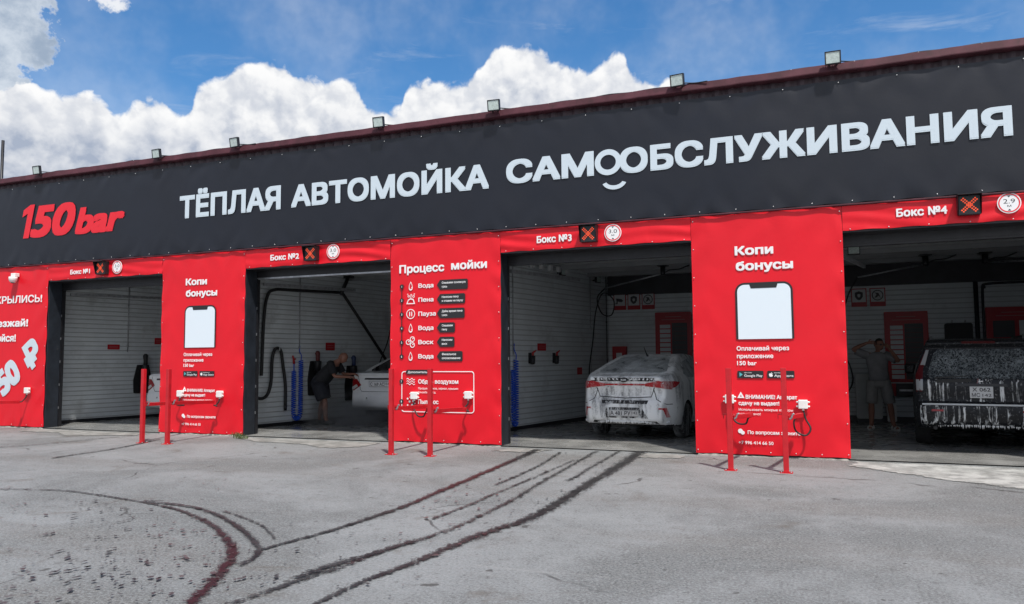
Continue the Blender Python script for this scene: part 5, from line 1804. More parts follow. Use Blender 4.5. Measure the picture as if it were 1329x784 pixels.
def number_plate(parent, x, zc, left, right, mplate=None, w=.52, h=.112, ym=0.0):
    bm = B(); box(bm, (x - .012, ym - w / 2, zc - h / 2), (x, ym + w / 2, zc + h / 2)); P = obj('number_plate', bm, mplate or M_white, parent, world=False, bevel=.004)
    bm = B()
    for z in (zc - h / 2 + .006, zc + h / 2 - .009): box(bm, (x - .0145, ym - w / 2 + .006, z), (x - .0125, ym + w / 2 - .006, z + .003))
    box(bm, (x - .0145, ym - w / 2 + .125, zc - h / 2 + .0095), (x - .0125, ym - w / 2 + .128, zc + h / 2 - .0095))
    obj('plate_border', bm, M_ink, P, world=False)
    car_text(left, P, x - .013, ym + w / 2 - .02, ym - w / 2 + .14, zc - .034, .07, bold=.012)
    car_text(right, P, x - .013, ym - w / 2 + .115, ym - w / 2 + .02, zc - .014, .048, bold=.008)
    return P


def Wsedan(hw, zbelt, ztop, L, tum=.27, rear=(.80, .35)):
    def W(x, z):
        if x < rear[1]: pl = rear[0] + (1 - rear[0]) * math.sin(min(1, max(0, x + .02) / (rear[1] + .02)) * math.pi / 2)
        elif x > L - .9: pl = 1 - .24 * ((x - (L - .9)) / .9) ** 2
        else: pl = 1
        if z < .42: f = .945 + .055 * max(0, (z - .2) / .22)
        elif z < zbelt: f = 1 - .03 * ((z - .42) / (zbelt - .42)) ** 2 + .004
        else: f = .97 - tum * ((z - zbelt) / (ztop - zbelt)) ** 1.05
        return hw * pl * f
    return W


# --- silver sedan under foam, bay 3
HK = R(5)
KIA = thing('foamed_sedan', 'silver sedan covered in white foam in bay 3', 'car', (12.27, 1.47, 0.016), None, R(90) - HK)
prof = [(.16, .25), (.07, .30), (.015, .36), (0, .46), (.01, .60), (.045, .68), (.085, .73), (.10, .84), (.065, .96), (.035, 1.055), (.05, 1.085), (.12, 1.10), (.30, 1.12), (.50, 1.165), (.95, 1.31), (1.35, 1.42), (1.65, 1.465), (2.05, 1.475), (2.45, 1.45), (2.75, 1.39), (3.10, 1.22), (3.45, 1.05), (3.95, .93), (4.25, .80), (4.36, .66), (4.39, .48), (4.33, .30), (4.2, .22), (3.6, .20), (.8, .20)]
kb, kv = car_body(prof, Wsedan(.868, 1.0, 1.475, 4.39, .34, (.73, .50)), (.94, 3.52), .345, .865, [F_paint, M_under], KIA)
patch('rear_window', kv, [(-.57, 1.14), (.57, 1.14), (.62, 1.17), (.47, 1.405), (.40, 1.425), (-.40, 1.425), (-.47, 1.405), (-.62, 1.17)], 'rear', F_glass, KIA, off=.005)
for s, nm in ((1, 'left'), (-1, 'right')):
    patch('side_window', kv, [(1.02, 1.12), (1.45, 1.33), (1.95, 1.385), (2.45, 1.36), (2.75, 1.28), (3.15, 1.07), (3.0, 1.035), (1.2, 1.05)], nm, F_glass, KIA, off=.005)
    patch('tail_light', kv, [(s * .36, .925), (s * .60, .90), (s * .78, .865), (s * .785, .995), (s * .60, 1.015), (s * .36, .965)][::s], 'rear', F_tail, KIA, off=.012)
    patch('tail_light', kv, [(.12, .88), (.30, .90), (.50, .985), (.30, 1.0), (.12, .99)], nm, F_tail, KIA, off=.010)
    patch('fog_lamp', kv, [(s * .60, .56), (s * .72, .56), (s * .76, .40), (s * .71, .40), (s * .68, .52), (s * .60, .53)][::s], 'rear', F_tail, KIA, off=.006)
    patch('door_seam', kv, line_poly([(2.42, 1.05), (2.40, .8), (2.38, .30)], .010), nm, M_seam, KIA, off=.002)
    patch('door_seam', kv, line_poly([(1.40, 1.06), (1.42, .8), (1.62, .42), (1.66, .30)], .010), nm, M_seam, KIA, off=.002)
    patch('bumper_seam', kv, line_poly([(s * .50, .88), (s * .56, .70), (s * .72, .62), (s * .79, .62)], .012), 'rear', M_seam, KIA, off=.002)
    bm = B(); box(bm, (2.86, min(s * .84, s * 1.0), 1.02), (3.02, max(s * .84, s * 1.0), 1.15)); obj('mirror', bm, F_paint, KIA, world=False, bevel=.035, segs=3)
    for ax in (.94, 3.52): wheel(KIA, ax, s * .755, .312, .20, F_wheel, F_wheel)
    bm = B(); bar(bm, (1.95, s * .868, .93), (2.13, s * .868, .94), .02, .03); obj('door_handle', bm, F_paint, KIA, world=False, bevel=.006)
patch('light_bar', kv, [(-.355, .935), (.355, .935), (.355, .962), (-.355, .962)], 'rear', F_tail, KIA, off=.008)
patch('spoiler_shadow', kv, [(-.62, 1.005), (.62, 1.005), (.56, 1.065), (-.56, 1.065)], 'rear', F_dark, KIA, off=.003)  # dark strip painting the shade under the boot lip
patch('boot_recess', kv, line_poly([(-.52, .90), (-.46, .74), (0, .715), (.46, .74), (.52, .90)], .014), 'rear', M_seam, KIA, off=.002)
patch('boot_panel', kv, [(-.44, .92), (.44, .92), (.40, .77), (0, .75), (-.40, .77)], 'rear', F_mid, KIA, off=.003)
patch('bumper_grille', kv, [(-.42, .68), (.42, .68), (.40, .62), (-.40, .62)], 'rear', F_dark, KIA, off=.003)
patch('plate_recess', kv, [(-.42, .38), (.42, .38), (.32, .545), (.24, .56), (-.24, .56), (-.32, .545)], 'rear', F_dark, KIA, off=.003)
patch('lower_valance', kv, [(-.60, .285), (.60, .285), (.56, .33), (-.56, .33)], 'rear', M_under, KIA, off=.004)
number_plate(KIA, -.006, .462, 'А 481 РУ', '142', F_plate)
bm = B(); lathe(bm, [(.0, 0.0), (.075, 0.0), (.075, .012), (0, .014)], (0, 0, 0), 'X', 24); bm.transform(Matrix.Translation((.025, 0, 1.03)) @ Matrix.Diagonal((-1, 1, .55, 1))); bmesh.ops.recalc_face_normals(bm, faces=bm.faces[:]); bd = obj('badge', bm, M_blackmetal, KIA, world=False)
car_text('KIA', bd, .008, .05, -.05, 1.012, .036, M_chrome, 'badge_letters', bold=.02)
bm = B(); tube(bm, [(1.42, 0, 1.44), (1.36, 0, 1.47), (1.20, 0, 1.60)], [.022, .012, .005], 6); obj('antenna', bm, M_blackmetal, KIA, world=False)
bm = B()                                                # foam fringe along the bumper's lower edge
rf = random.Random(3)
for q in range(90):
    y = -.74 + 1.48 * q / 89 + rf.uniform(-.008, .008)
    r_ = rf.uniform(.010, .022); l_ = rf.uniform(.0, .03) * (1 if rf.random() < .4 else .3)
    x_ = .045 + .10 * (abs(y) / .74) ** 3
    tube(bm, [(x_, y, .335), (x_ - .004, y, .31 - l_ * .4), (x_, y, .30 - l_)], [r_, r_ * .8, r_ * .3], 6)
obj('foam_fringe', bm, mat('foam', (.72, .74, .75), .6, bump=.004, bscale=60), KIA, world=False)

# --- white saloons, bays 1 and 2
WS = thing('white_sedan', 'white sedan with red corner lamps in bay 2 beside the bent man', 'car', (6.42, 3.03, 0.016), 'white sedans being washed', R(90) - R(2))
prof = [(.18, .29), (.08, .33), (.02, .38), (0, .50), (.01, .62), (.05, .68), (.07, .72), (.06, .90), (.035, 1.05), (.05, 1.085), (.14, 1.11), (.38, 1.13), (.55, 1.145), (.92, 1.30), (1.30, 1.43), (1.70, 1.475), (2.1, 1.485), (2.5, 1.46), (2.78, 1.40), (3.12, 1.22), (3.48, 1.05), (4.0, .94), (4.30, .82), (4.43, .66), (4.46, .48), (4.40, .32), (4.25, .23), (3.6, .21), (.8, .21)]
wb, wv = car_body(prof, Wsedan(.85, 1.0, 1.485, 4.46, .25), (.98, 3.58), .335, .85, [M_carwhite, M_under], WS)
patch('rear_window', wv, [(-.56, 1.15), (.56, 1.15), (.60, 1.17), (.50, 1.40), (.42, 1.425), (-.42, 1.425), (-.50, 1.40), (-.60, 1.17)], 'rear', M_glass, WS, off=.005)
for s, nm in ((1, 'left'), (-1, 'right')):
    patch('side_window', wv, [(1.10, 1.10), (1.50, 1.34), (1.95, 1.395), (2.45, 1.37), (2.78, 1.28), (3.2, 1.07), (3.05, 1.035), (1.25, 1.05)], nm, M_glass, WS, off=.005)
    patch('tail_light', wv, [(s * .50, .84), (s * .70, .72), (s * .775, .72), (s * .775, 1.0), (s * .60, .98)][::s], 'rear', M_tail, WS, off=.012)
    patch('tail_light', wv, [(.09, .74), (.26, .80), (.40, .95), (.30, .99), (.09, .99)], nm, M_tail, WS, off=.010)
    patch('reversing_lamp', wv, [(s * .58, .815), (s * .70, .745), (s * .74, .745), (s * .74, .80), (s * .62, .86)][::s], 'rear', M_tailclear, WS, off=.016)
    patch('door_seam', wv, line_poly([(2.45, 1.05), (2.43, .8), (2.40, .32)], .010), nm, M_seam, WS, off=.002)
    patch('door_seam', wv, line_poly([(1.42, 1.06), (1.44, .8), (1.64, .42), (1.68, .32)], .010), nm, M_seam, WS, off=.002)
    patch('fuel_seam', wv, line_poly([(3.42, .9), (3.38, .6), (3.3, .4)], .008), nm, M_seam, WS, off=.002)
    bm = B(); box(bm, (2.92, min(s * .83, s * .98), 1.02), (3.06, max(s * .83, s * .98), 1.14)); obj('mirror', bm, M_carwhite, WS, world=False, bevel=.03, segs=3)
    for ax in (.98, 3.58): wheel(WS, ax, s * .745, .305, .195)
    for z_ in (.96,): bm = B(); bar(bm, (2.0, s * .845, z_), (2.16, s * .845, z_), .02, .03); obj('door_handle', bm, M_carwhite, WS, world=False, bevel=.006)
    bm = B(); lathe(bm, [(0, -.012), (.018, -.011), (.02, 0)], (.008, s * .32, .56), 'X', 12); obj('parking_sensor', bm, M_grey, WS, world=False)
patch('boot_seam', wv, line_poly([(-.56, 1.04), (-.53, .75), (-.48, .70), (.48, .70), (.53, .75), (.56, 1.04)], .009), 'rear', M_seam, WS, off=.002)
patch('chrome_strip', wv, [(-.40, .965), (.40, .965), (.38, 1.0), (-.38, 1.0)], 'rear', M_blackmetal, WS, off=.010)
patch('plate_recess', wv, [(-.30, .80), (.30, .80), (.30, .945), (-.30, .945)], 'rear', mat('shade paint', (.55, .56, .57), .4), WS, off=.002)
patch('spoiler_lip', wv, [(-.58, 1.06), (.58, 1.06), (.56, 1.085), (-.56, 1.085)], 'rear', M_carwhite, WS, off=.022)
number_plate(WS, .042, .865, 'С 169 АС', '154')
car_text('MK', WS, .042, .52, .42, .90, .035, M_chrome, 'model_letters', bold=.01) if False else None
ws1 = copy_thing(WS, loc=(1.44, 1.92, 0.016), rz=R(90) - R(8), label='rear corner of a white sedan in bay 1 behind the red post')

# --- dark estate car under foam, bay 4
SUV = thing('foamed_suv', 'black high estate car with white foam running down its tailgate in bay 4', 'car', (17.62, 1.62, 0.016), None, R(90) - R(6))
prof = [(.22, .30), (.10, .33), (.02, .40), (0, .52), (.005, .64), (.03, .685), (.085, .70), (.095, .74), (.085, .90), (.10, 1.02), (.14, 1.08), (.26, 1.32), (.36, 1.53), (.27, 1.585), (.28, 1.61), (.42, 1.645), (.9, 1.675), (1.6, 1.68), (2.2, 1.655), (2.65, 1.57), (3.05, 1.32), (3.35, 1.14), (3.9, 1.05), (4.25, .95), (4.43, .78), (4.49, .55), (4.42, .34), (4.25, .26), (3.6, .24), (.9, .24)]


def Wsuv(x, z):
    hw = .91
    if x < .30: pl = .84 + .16 * math.sin(min(1, max(0, x + .03) / .33) * math.pi / 2)
    elif x > 3.6: pl = 1 - .22 * ((x - 3.6) / .9) ** 2
    else: pl = 1
    if z < .5: f = .95 + .05 * max(0, (z - .24) / .26)
    elif z < 1.08: f = 1.0 - .02 * ((z - .5) / .58) ** 2
    else: f = .98 - .24 * ((z - 1.08) / .60) ** 1.15
    return hw * pl * f


sb, sv = car_body(prof, Wsuv, (.95, 3.57), .385, .91, [S_paint, M_under], SUV, under=.3)
patch('rear_window', sv, [(-.66, 1.06), (.66, 1.06), (.70, 1.12), (.60, 1.44), (.54, 1.50), (-.54, 1.50), (-.60, 1.44), (-.70, 1.12)], 'rear', S_glass, SUV, off=.006)
patch('tailgate_panel', sv, [(-.70, .72), (.70, .72), (.73, .90), (.70, 1.05), (-.70, 1.05), (-.73, .90)], 'rear', S_gate, SUV, off=.005)
patch('bumper_skin', sv, [(-.80, .36), (.80, .36), (.82, .50), (.80, .655), (-.80, .655), (-.82, .50)], 'rear', S_gate, SUV, off=.005)
for s, nm in ((1, 'left'), (-1, 'right')):
    lp = [(s * .775, .86), (s * .85, .86), (s * .85, 1.10), (s * .77, 1.34), (s * .70, 1.50), (s * .670, 1.50), (s * .752, 1.20)][::s]
    patch('tail_light', sv, lp, 'rear', M_taildim, SUV, off=.012)
    patch('clear_lamp', sv, [(s * .765, .88), (s * .84, .88), (s * .84, 1.04), (s * .76, 1.04)][::s], 'rear', M_cleardim, SUV, off=.017)
    patch('clear_lamp', sv, [(s * .72, 1.26), (s * .785, 1.26), (s * .70, 1.49), (s * .66, 1.49)][::s], 'rear', M_cleardim, SUV, off=.017)
    patch('side_window', sv, [(.62, 1.15), (.75, 1.48), (1.4, 1.56), (2.1, 1.545), (2.5, 1.45), (2.95, 1.15), (2.8, 1.12), (.8, 1.10)], nm, M_glass, SUV, off=.005)
    patch('door_seam', sv, line_poly([(2.4, 1.1), (2.38, .8), (2.36, .36)], .010), nm, M_seam, SUV, off=.002)
    patch('bumper_reflector', sv, [(s * .50, .57), (s * .66, .57), (s * .66, .60), (s * .50, .60)][::s], 'rear', M_tail, SUV, off=.010)
    bm = B(); box(bm, (2.72, min(s * .88, s * 1.06), 1.08), (2.88, max(s * .88, s * 1.06), 1.26)); obj('mirror', bm, S_paint, SUV, world=False, bevel=.04, segs=3)
    for ax in (.95, 3.57): wheel(SUV, ax, s * .79, .345, .225)
    bm = B(); tube(bm, [(.09, s * .62, .315), (.24, s * .62, .32)], .028, 12); obj('exhaust', bm, M_blackmetal, SUV, world=False)
    bm = B(); bar(bm, (.7, s * .62, 1.70), (2.4, s * .62, 1.70), .03, .03); bar(bm, (.72, s * .62, 1.64), (.72, s * .62, 1.69), .03, .03, (1, 0, 0)); bar(bm, (2.38, s * .62, 1.62), (2.38, s * .62, 1.69), .03, .03, (1, 0, 0)); obj('roof_rail', bm, M_blackmetal, SUV, world=False)
patch('brake_light', sv, [(-.22, 1.59), (.22, 1.59), (.22, 1.615), (-.22, 1.615)], 'rear', M_taildim, SUV, off=.008)
patch('gate_trim', sv, [(-.34, .945), (.34, .945), (.32, .985), (-.32, .985)], 'rear', M_blackmetal, SUV, off=.02)
patch('foam_line', sv, line_poly([(-.78, .672), (.78, .672)], .018), 'rear', mat('foam', (.72, .74, .75), .6), SUV, off=.010)
bm = B(); bar(bm, (.115, .60, 1.07), (.16, .05, 1.10), .02, .02); bar(bm, (.105, .58, 1.02), (.105, .12, 1.035), .03, .05); obj('rear_wiper', bm, M_black, SUV, world=False)
number_plate(SUV, .066, .86, 'Х 062 МС', '142', w=.30, h=.17) if False else None
bm = B(); box(bm, (.052, -.15, .775), (.064, .15, .945)); pl_ = obj('number_plate', bm, mat('wet plate white', (.55, .56, .57), .4), SUV, world=False, bevel=.004)
car_text('Х 062', pl_, .0515, .115, -.115, .872, .058, bold=.012)
car_text('МС', pl_, .0515, .125, .02, .793, .056, bold=.012); car_text('142', pl_, .0515, -.01, -.125, .797, .045, bold=.008)
bm = B()
for q in (-1, 1): bar(bm, (.085, q * .042, .99), (.080, q * .030, 1.06), .012, .016)
bar(bm, (.085, .035, 1.022), (.085, -.035, 1.022), .012, .014); ringpoly_ = None
obj('badge', bm, M_chrome, SUV, world=False)
bm = B()
for q in range(60):
    y = -.78 + 1.56 * q / 59 + rf.uniform(-.01, .01)
    r_ = rf.uniform(.008, .016); l_ = rf.uniform(0, .03) * (1 if rf.random() < .4 else .2)
    x_ = .05 + .09 * (abs(y) / .78) ** 3
    tube(bm, [(x_, y, .40), (x_ - .004, y, .36 - l_ * .4), (x_, y, .345 - l_)], [r_, r_ * .8, r_ * .3], 6)
obj('foam_fringe', bm, mat('foam', (.72, .74, .75), .6), SUV, world=False)

# ------------------------------------------------------------------ people


def skin_mesh(J, edges, root, sub=2):
    """one continuous skinned surface grown over joints J = {name: (x, y, z, r)}"""
    bm = B()
    lay = bm.verts.layers.skin.verify()
    V = {}
    for k, (x, y, z, r) in J.items():
        v = bm.verts.new((x, y, z)); v[lay].radius = (r, r); v[lay].use_root = (k == root or k.endswith('_root')); V[k] = v
    for a, b in edges: bm.edges.new((V[a], V[b]))
    me = bpy.data.meshes.new('sk'); bm.to_mesh(me); bm.free()
    o = bpy.data.objects.new('sk', me); COL.objects.link(o)
    md = o.modifiers.new('k', 'SKIN'); md.use_smooth_shade = True; md.branch_smoothing = 0.4
    md = o.modifiers.new('u', 'SUBSURF'); md.levels = sub; md.render_levels = sub
    bpy.context.view_layer.update()
    fin = bpy.data.meshes.new_from_object(o.evaluated_get(bpy.context.evaluated_depsgraph_get()))
    bpy.data.objects.remove(o)
    return fin


def ell_tube(bm, rings, seg=20, caps=True):
    """rings: (centre, side vector, front vector) with radii in the vectors' lengths"""
    L = []
    for c, s, f in rings:
        c, s, f = Vector(c), Vector(s), Vector(f)
        L.append([bm.verts.new(c + s * math.cos(2 * math.pi * k / seg) + f * math.sin(2 * math.pi * k / seg)) for k in range(seg)])
    for i in range(len(L) - 1):
        for k in range(seg):
            j = (k + 1) % seg
            bm.faces.new((L[i][k], L[i][j], L[i + 1][j], L[i + 1][k])).smooth = True
    if caps: bm.faces.new(L[0][::-1]); bm.faces.new(L[-1])


def head_bm(bm, c, fwd, up, k=1.0):
    """a head with brow, nose, mouth, chin and ears; c = its centre"""
    c, fwd, up = Vector(c), Vector(fwd).normalized(), Vector(up).normalized()
    side = fwd.cross(up).normalized(); up = side.cross(fwd)
    M = Matrix((side, fwd, up)).transposed()
    t = B()
    bmesh.ops.create_uvsphere(t, u_segments=24, v_segments=18, radius=1.0)
    for v in t.verts:
        x, y, z = v.co
        w = 0.076 * (1 - .18 * max(0, -z) ** 1.5)
        q = Vector((x * w, y * .098, z * .118))
        if y > 0:
            q.y += .004 * math.exp(-((z - .18) / .10) ** 2) * (1 - abs(x))                      # brow
            q.y -= .010 * math.exp(-((z + .02) / .12) ** 2) * math.exp(-((abs(x) - .38) / .18) ** 2)  # eye sockets
            q.y += .026 * math.exp(-((z + .22) / .16) ** 2) * math.exp(-(x / .16) ** 2)              # nose
            q.y += .006 * math.exp(-((z + .52) / .07) ** 2) * math.exp(-(x / .3) ** 2)               # lips
            q.y += .010 * math.exp(-((z + .82) / .14) ** 2) * math.exp(-(x / .4) ** 2)               # chin
        v.co = c + M @ (q * k)
    for sx in (-1, 1):
        e = B(); bmesh.ops.create_uvsphere(e, u_segments=10, v_segments=8, radius=1.0)
        for v in e.verts: v.co = c + M @ (Vector((sx * .076 + v.co.x * .010, -.008 + v.co.y * .020, -.008 + v.co.z * .032)) * k)
        me = bpy.data.meshes.new('e'); e.to_mesh(me); e.free(); t.from_mesh(me); bpy.data.meshes.remove(me)
    for f in t.faces: f.smooth = True
    me = bpy.data.meshes.new('e'); t.to_mesh(me); t.free(); bm.from_mesh(me); bpy.data.meshes.remove(me)
    return M


def hand_joints(J, E, pre, wrist, dirv, palm_n, curl=0.6, thumb=1):
    """palm and five bent fingers of unequal length, rooted in the palm"""
    w, d, n = Vector(wrist), Vector(dirv).normalized(), Vector(palm_n)
    n = (n - d * n.dot(d)).normalized(); s = d.cross(n)
    lens = [.062, .072, .067, .052]
    for i in range(4):
        o = (i - 1.5) * .020
        p = w + d * .055 + s * o * .8
        a = 0.0
        J['%sf%d_root' % (pre, i)] = (*p, .0105)
        last = '%sf%d_root' % (pre, i)
        q = w + d * .092 + s * o
        k = '%sf%da' % (pre, i); J[k] = (*q, .0095); E.append((last, k)); last = k
        for b_ in range(2):
            a += curl
            q = q + (d * math.cos(a) + n * math.sin(a)) * lens[i] * .55
            k = '%sf%d%d' % (pre, i, b_); J[k] = (*q, .0085 - .001 * b_); E.append((last, k)); last = k
    p = w + d * .03 + s * thumb * .022
    J[pre + 't_root'] = (*p, .012)
    q = p + (d * .6 + s * thumb * .8).normalized() * .04
    J[pre + 't1'] = (*q, .0105); E.append((pre + 't_root', pre + 't1'))
    q2 = q + (d * .85 + s * thumb * .3 + n * .35).normalized() * .032
    J[pre + 't2'] = (*q2, .0085); E.append((pre + 't1', pre + 't2'))


def person_body(pose, parent, look, upv, skinm):
    J, E = {}, []
    P = pose
    J['pelvis'] = (*P['pelvis'], .115)
    J['waist'] = (*P['waist'], .115); J['chest'] = (*P['chest'], .125); J['collar'] = (*P['collar'], .085)
    J['neck'] = (*P['neck'], .052); J['skull'] = (*P['head'], .055)
    E += [('pelvis', 'waist'), ('waist', 'chest'), ('chest', 'collar'), ('collar', 'neck'), ('neck', 'skull')]
    for s in 'LR':
        J['sh' + s] = (*P['sh' + s], .056); J['el' + s] = (*P['el' + s], .040); J['wr' + s] = (*P['wr' + s], .027)
        mid = Vector(P['el' + s]).lerp(Vector(P['wr' + s]), .35); J['fo' + s] = (*mid, .042)
        hd = Vector(P['wr' + s]) + Vector(P['hd' + s]).normalized() * .07
        J['pm' + s] = (*hd, .026)
        E += [('collar', 'sh' + s), ('sh' + s, 'el' + s), ('el' + s, 'fo' + s), ('fo' + s, 'wr' + s), ('wr' + s, 'pm' + s)]
        J['hp' + s] = (*P['hp' + s], .092); J['kn' + s] = (*P['kn' + s], .054); J['an' + s] = (*P['an' + s], .040)
        ca = Vector(P['kn' + s]).lerp(Vector(P['an' + s]), .35) + Vector(P.get('calf', (0, 0.01, 0))); J['ca' + s] = (*ca, .062)
        toe = Vector(P['an' + s]) + Vector(P['ft' + s]) * .15; toe.z = .03
        J['to' + s] = (*toe, .030)
        E += [('pelvis', 'hp' + s), ('hp' + s, 'kn' + s), ('kn' + s, 'ca' + s), ('ca' + s, 'an' + s), ('an' + s, 'to' + s)]
        hand_joints(J, E, 'h' + s, P['wr' + s], P['hd' + s], P['pn' + s], .5, 1 if s == 'L' else -1)
    me = skin_mesh(J, E, 'pelvis', 2)
    bm = B(); bm.from_mesh(me); bpy.data.meshes.remove(me)
    M = head_bm(bm, P['head'], look, upv)
    o = obj('body', bm, skinm, parent, world=False)
    for p in o.data.polygons: p.use_smooth = True
    return o, M


def sandal(parent, an, ft, m):
    a = Vector(an); f = Vector(ft).normalized(); s = Vector((-f.y, f.x, 0))
    bm = B()
    out = []
    for k in range(16):
        t_ = 2 * math.pi * k / 16
        q = a + f * (.065 + .145 * math.cos(t_)) + s * .048 * math.sin(t_)
        out.append((q.x, q.y))
    v0 = [bm.verts.new((x, y, 0.0)) for x, y in out]; v1 = [bm.verts.new((x, y, .028)) for x, y in out]
    bm.faces.new(v0[::-1]); bm.faces.new(v1)
    for k in range(16): bm.faces.new((v0[k], v0[(k + 1) % 16], v1[(k + 1) % 16], v1[k]))
    for q, h in ((.12, .068), (.02, .085)):
        c = a + f * q
        tube(bm, catmull([(c.x + s.x * .05, c.y + s.y * .05, .02), (c.x + s.x * .04, c.y + s.y * .04, h * .8), (c.x, c.y, h), (c.x - s.x * .04, c.y - s.y * .04, h * .8), (c.x - s.x * .05, c.y - s.y * .05, .02)], 5), .014, 6)
    return obj('sandal', bm, m, parent, world=False)


M_cloth_black = mat('black cotton', (.016, .017, .021), .85, var=.2, vscale=9, bump=.004, bscale=14)
M_cloth_navy = mat('dark navy shorts', (.014, .016, .024), .85, var=.2, vscale=9, bump=.004, bscale=14)
M_cloth_grey = mat('grey cotton', (.20, .20, .21), .85, var=.12, vscale=9, bump=.004, bscale=14)
M_cloth_grey2 = mat('grey shorts cloth', (.23, .225, .22), .85, var=.12, vscale=9, bump=.004, bscale=14)
M_hair = mat('dark hair', (.015, .012, .010), .6, bump=.004, bscale=60)

# the bald man bent towards the white sedan, seen from his right side
P1 = thing('person', 'bald man in black t-shirt and dark shorts bending towards the white sedan', 'person', (5.22, 2.66, 0.016), None, R(14))
pose = dict(pelvis=(-.06, 0, .93), waist=(.03, 0, 1.05), chest=(.16, 0, 1.21), collar=(.27, 0, 1.32), neck=(.345, 0, 1.395), head=(.425, 0, 1.45),
            shL=(.24, .18, 1.31), shR=(.24, -.18, 1.30), elL=(.36, .22, 1.08), elR=(.34, -.22, 1.05), wrL=(.58, .13, 1.09), wrR=(.58, -.12, 1.03),
            hdL=(1, -.1, -.1), hdR=(1, .1, .0), pnL=(0, -.4, -1), pnR=(0, .4, -1),
            hpL=(-.06, .10, .90), hpR=(-.06, -.10, .90), knL=(-.04, .12, .50), knR=(.10, -.10, .49), anL=(-.12, .12, .09), anR=(.12, -.10, .09), ftL=(1, .1, 0), ftR=(1, -.1, 0), calf=(-.012, 0, 0))
P1.scale = (1.08, 1.18, 1.0)
b1, _M = person_body(pose, P1, (.86, -.12, -.50), (.5, 0, .86), M_skin)
bm = B()                                               # t-shirt
S_ = lambda w: (0, w, 0)
ell_tube(bm, [((-.085, 0, .93), S_(.19), (.085, 0, .10)), ((-.03, 0, 1.0), S_(.185), (.10, 0, -.09)) if False else ((-.04, 0, .99), S_(.188), (.09, 0, .09)), ((.05, 0, 1.08), S_(.188), (.085, 0, -.085) if False else (.09, 0, -.09)) if False else ((.05, 0, 1.08), S_(.188), (.095, 0, -.085)) if False else ((.05, 0, 1.08), S_(.188), (-.09, 0, .095)) if False else ((.05, 0, 1.085), S_(.19), (.10, 0, -.10)) if False else ((.05, 0, 1.085), S_(.19), (-.0, 0, .0)) if False else ((.05, 0, 1.085), S_(.19), (.105, 0, -.02))], 20) if False else None
ax = Vector((.33, 0, .40)).normalized(); nrm = Vector((-ax.z, 0, ax.x))
rings = []
for t_, w, d in ((-.08, .20, .155), (0.02, .205, .160), (.12, .205, .160), (.24, .215, .155), (.36, .225, .142), (.44, .20, .115), (.49, .13, .08), (.515, .08, .065)):
    c = Vector((-.055, 0, .925)) + ax * t_
    rings.append((c, (0, w, 0), nrm * d))
ell_tube(bm, rings, 22)
for s, sg in (('L', 1), ('R', -1)):
    a = Vector(pose['sh' + s]); b = Vector(pose['el' + s]); dd = (b - a).normalized()
    tube(bm, [a - dd * .05 + Vector((0, -sg * .03, 0)), a, a.lerp(b, .4), a.lerp(b, .72), a.lerp(b, .8)], [.075, .082, .078, .074, .072], 14)
bmesh.ops.recalc_face_normals(bm, faces=bm.faces[:])
obj('shirt', bm, M_cloth_black, P1, world=False)
bm = B()                                               # shorts
ell_tube(bm, [((-.05, 0, 1.02), (0, .185, 0), (.145, 0, .05)), ((-.075, 0, .93), (0, .21, 0), (.165, 0, .02)), ((-.07, 0, .84), (0, .215, 0), (.165, 0, 0)), ((-.05, 0, .78), (0, .18, 0), (.12, 0, 0))], 22)
for s, sg in (('L', 1), ('R', -1)):
    a = Vector(pose['hp' + s]); b = Vector(pose['kn' + s])
    tube(bm, [a + Vector((0, 0, .02)), a.lerp(b, .3), a.lerp(b, .6), a.lerp(b, .82), a.lerp(b, .85)], [.13, .145, .150, .148, .142], 16)
bmesh.ops.recalc_face_normals(bm, faces=bm.faces[:])
obj('shorts', bm, M_cloth_navy, P1, world=False)
for s in 'LR':
    bm = B(); bmesh.ops.create_uvsphere(bm, u_segments=18, v_segments=10, radius=1.0)
    f_ = Vector(pose['ft' + s]).normalized(); c_ = Vector(pose['an' + s]); c_.z = 0
    sd_ = Vector((-f_.y, f_.x, 0))
    for v in bm.verts:
        q = v.co.copy()
        h_ = (.052 if q.x > 0 else .052 + .030 * min(1, -q.x * 1.4)) * q.z
        v.co = c_ + f_ * (.065 + q.x * .150) + sd_ * (q.y * .052) + Vector((0, 0, max(0.0, .045 + h_)))
    for f in bm.faces: f.smooth = True
    obj('shoe', bm, mat('dark walking shoe', (.05, .048, .046), .6, var=.4, vscale=30), P1, world=False)

# the man in grey with both hands at his head
P2 = thing('person', 'man in grey t-shirt and grey shorts holding both hands to his head', 'person', (16.42, 4.85, 0.016), None, 0)
pose = dict(pelvis=(0.02, 0, .96), waist=(.01, 0, 1.10), chest=(0, 0, 1.27), collar=(0, .0, 1.42), neck=(.02, -.01, 1.50), head=(.045, -.03, 1.625),
            shL=(-.19, 0, 1.425), shR=(.19, 0, 1.41), elL=(-.43, -.04, 1.535), elR=(.37, -.10, 1.30), wrL=(-.17, -.10, 1.66), wrR=(.22, -.19, 1.53),
            hdL=(1, -.2, .1), hdR=(-.6, .1, .8), pnL=(.2, .6, -.2), pnR=(-.4, .8, 0),
            hpL=(-.095, 0, .93), hpR=(.115, 0, .93), knL=(-.13, -.02, .50), knR=(.19, -.03, .50), anL=(-.14, .02, .09), anR=(.24, .0, .09), ftL=(-.25, -1, 0), ftR=(.45, -1, 0), calf=(0, .014, 0))
b2, M2 = person_body(pose, P2, (.55, -.83, -.04), (0, 0, 1), M_skin)
bm = B()
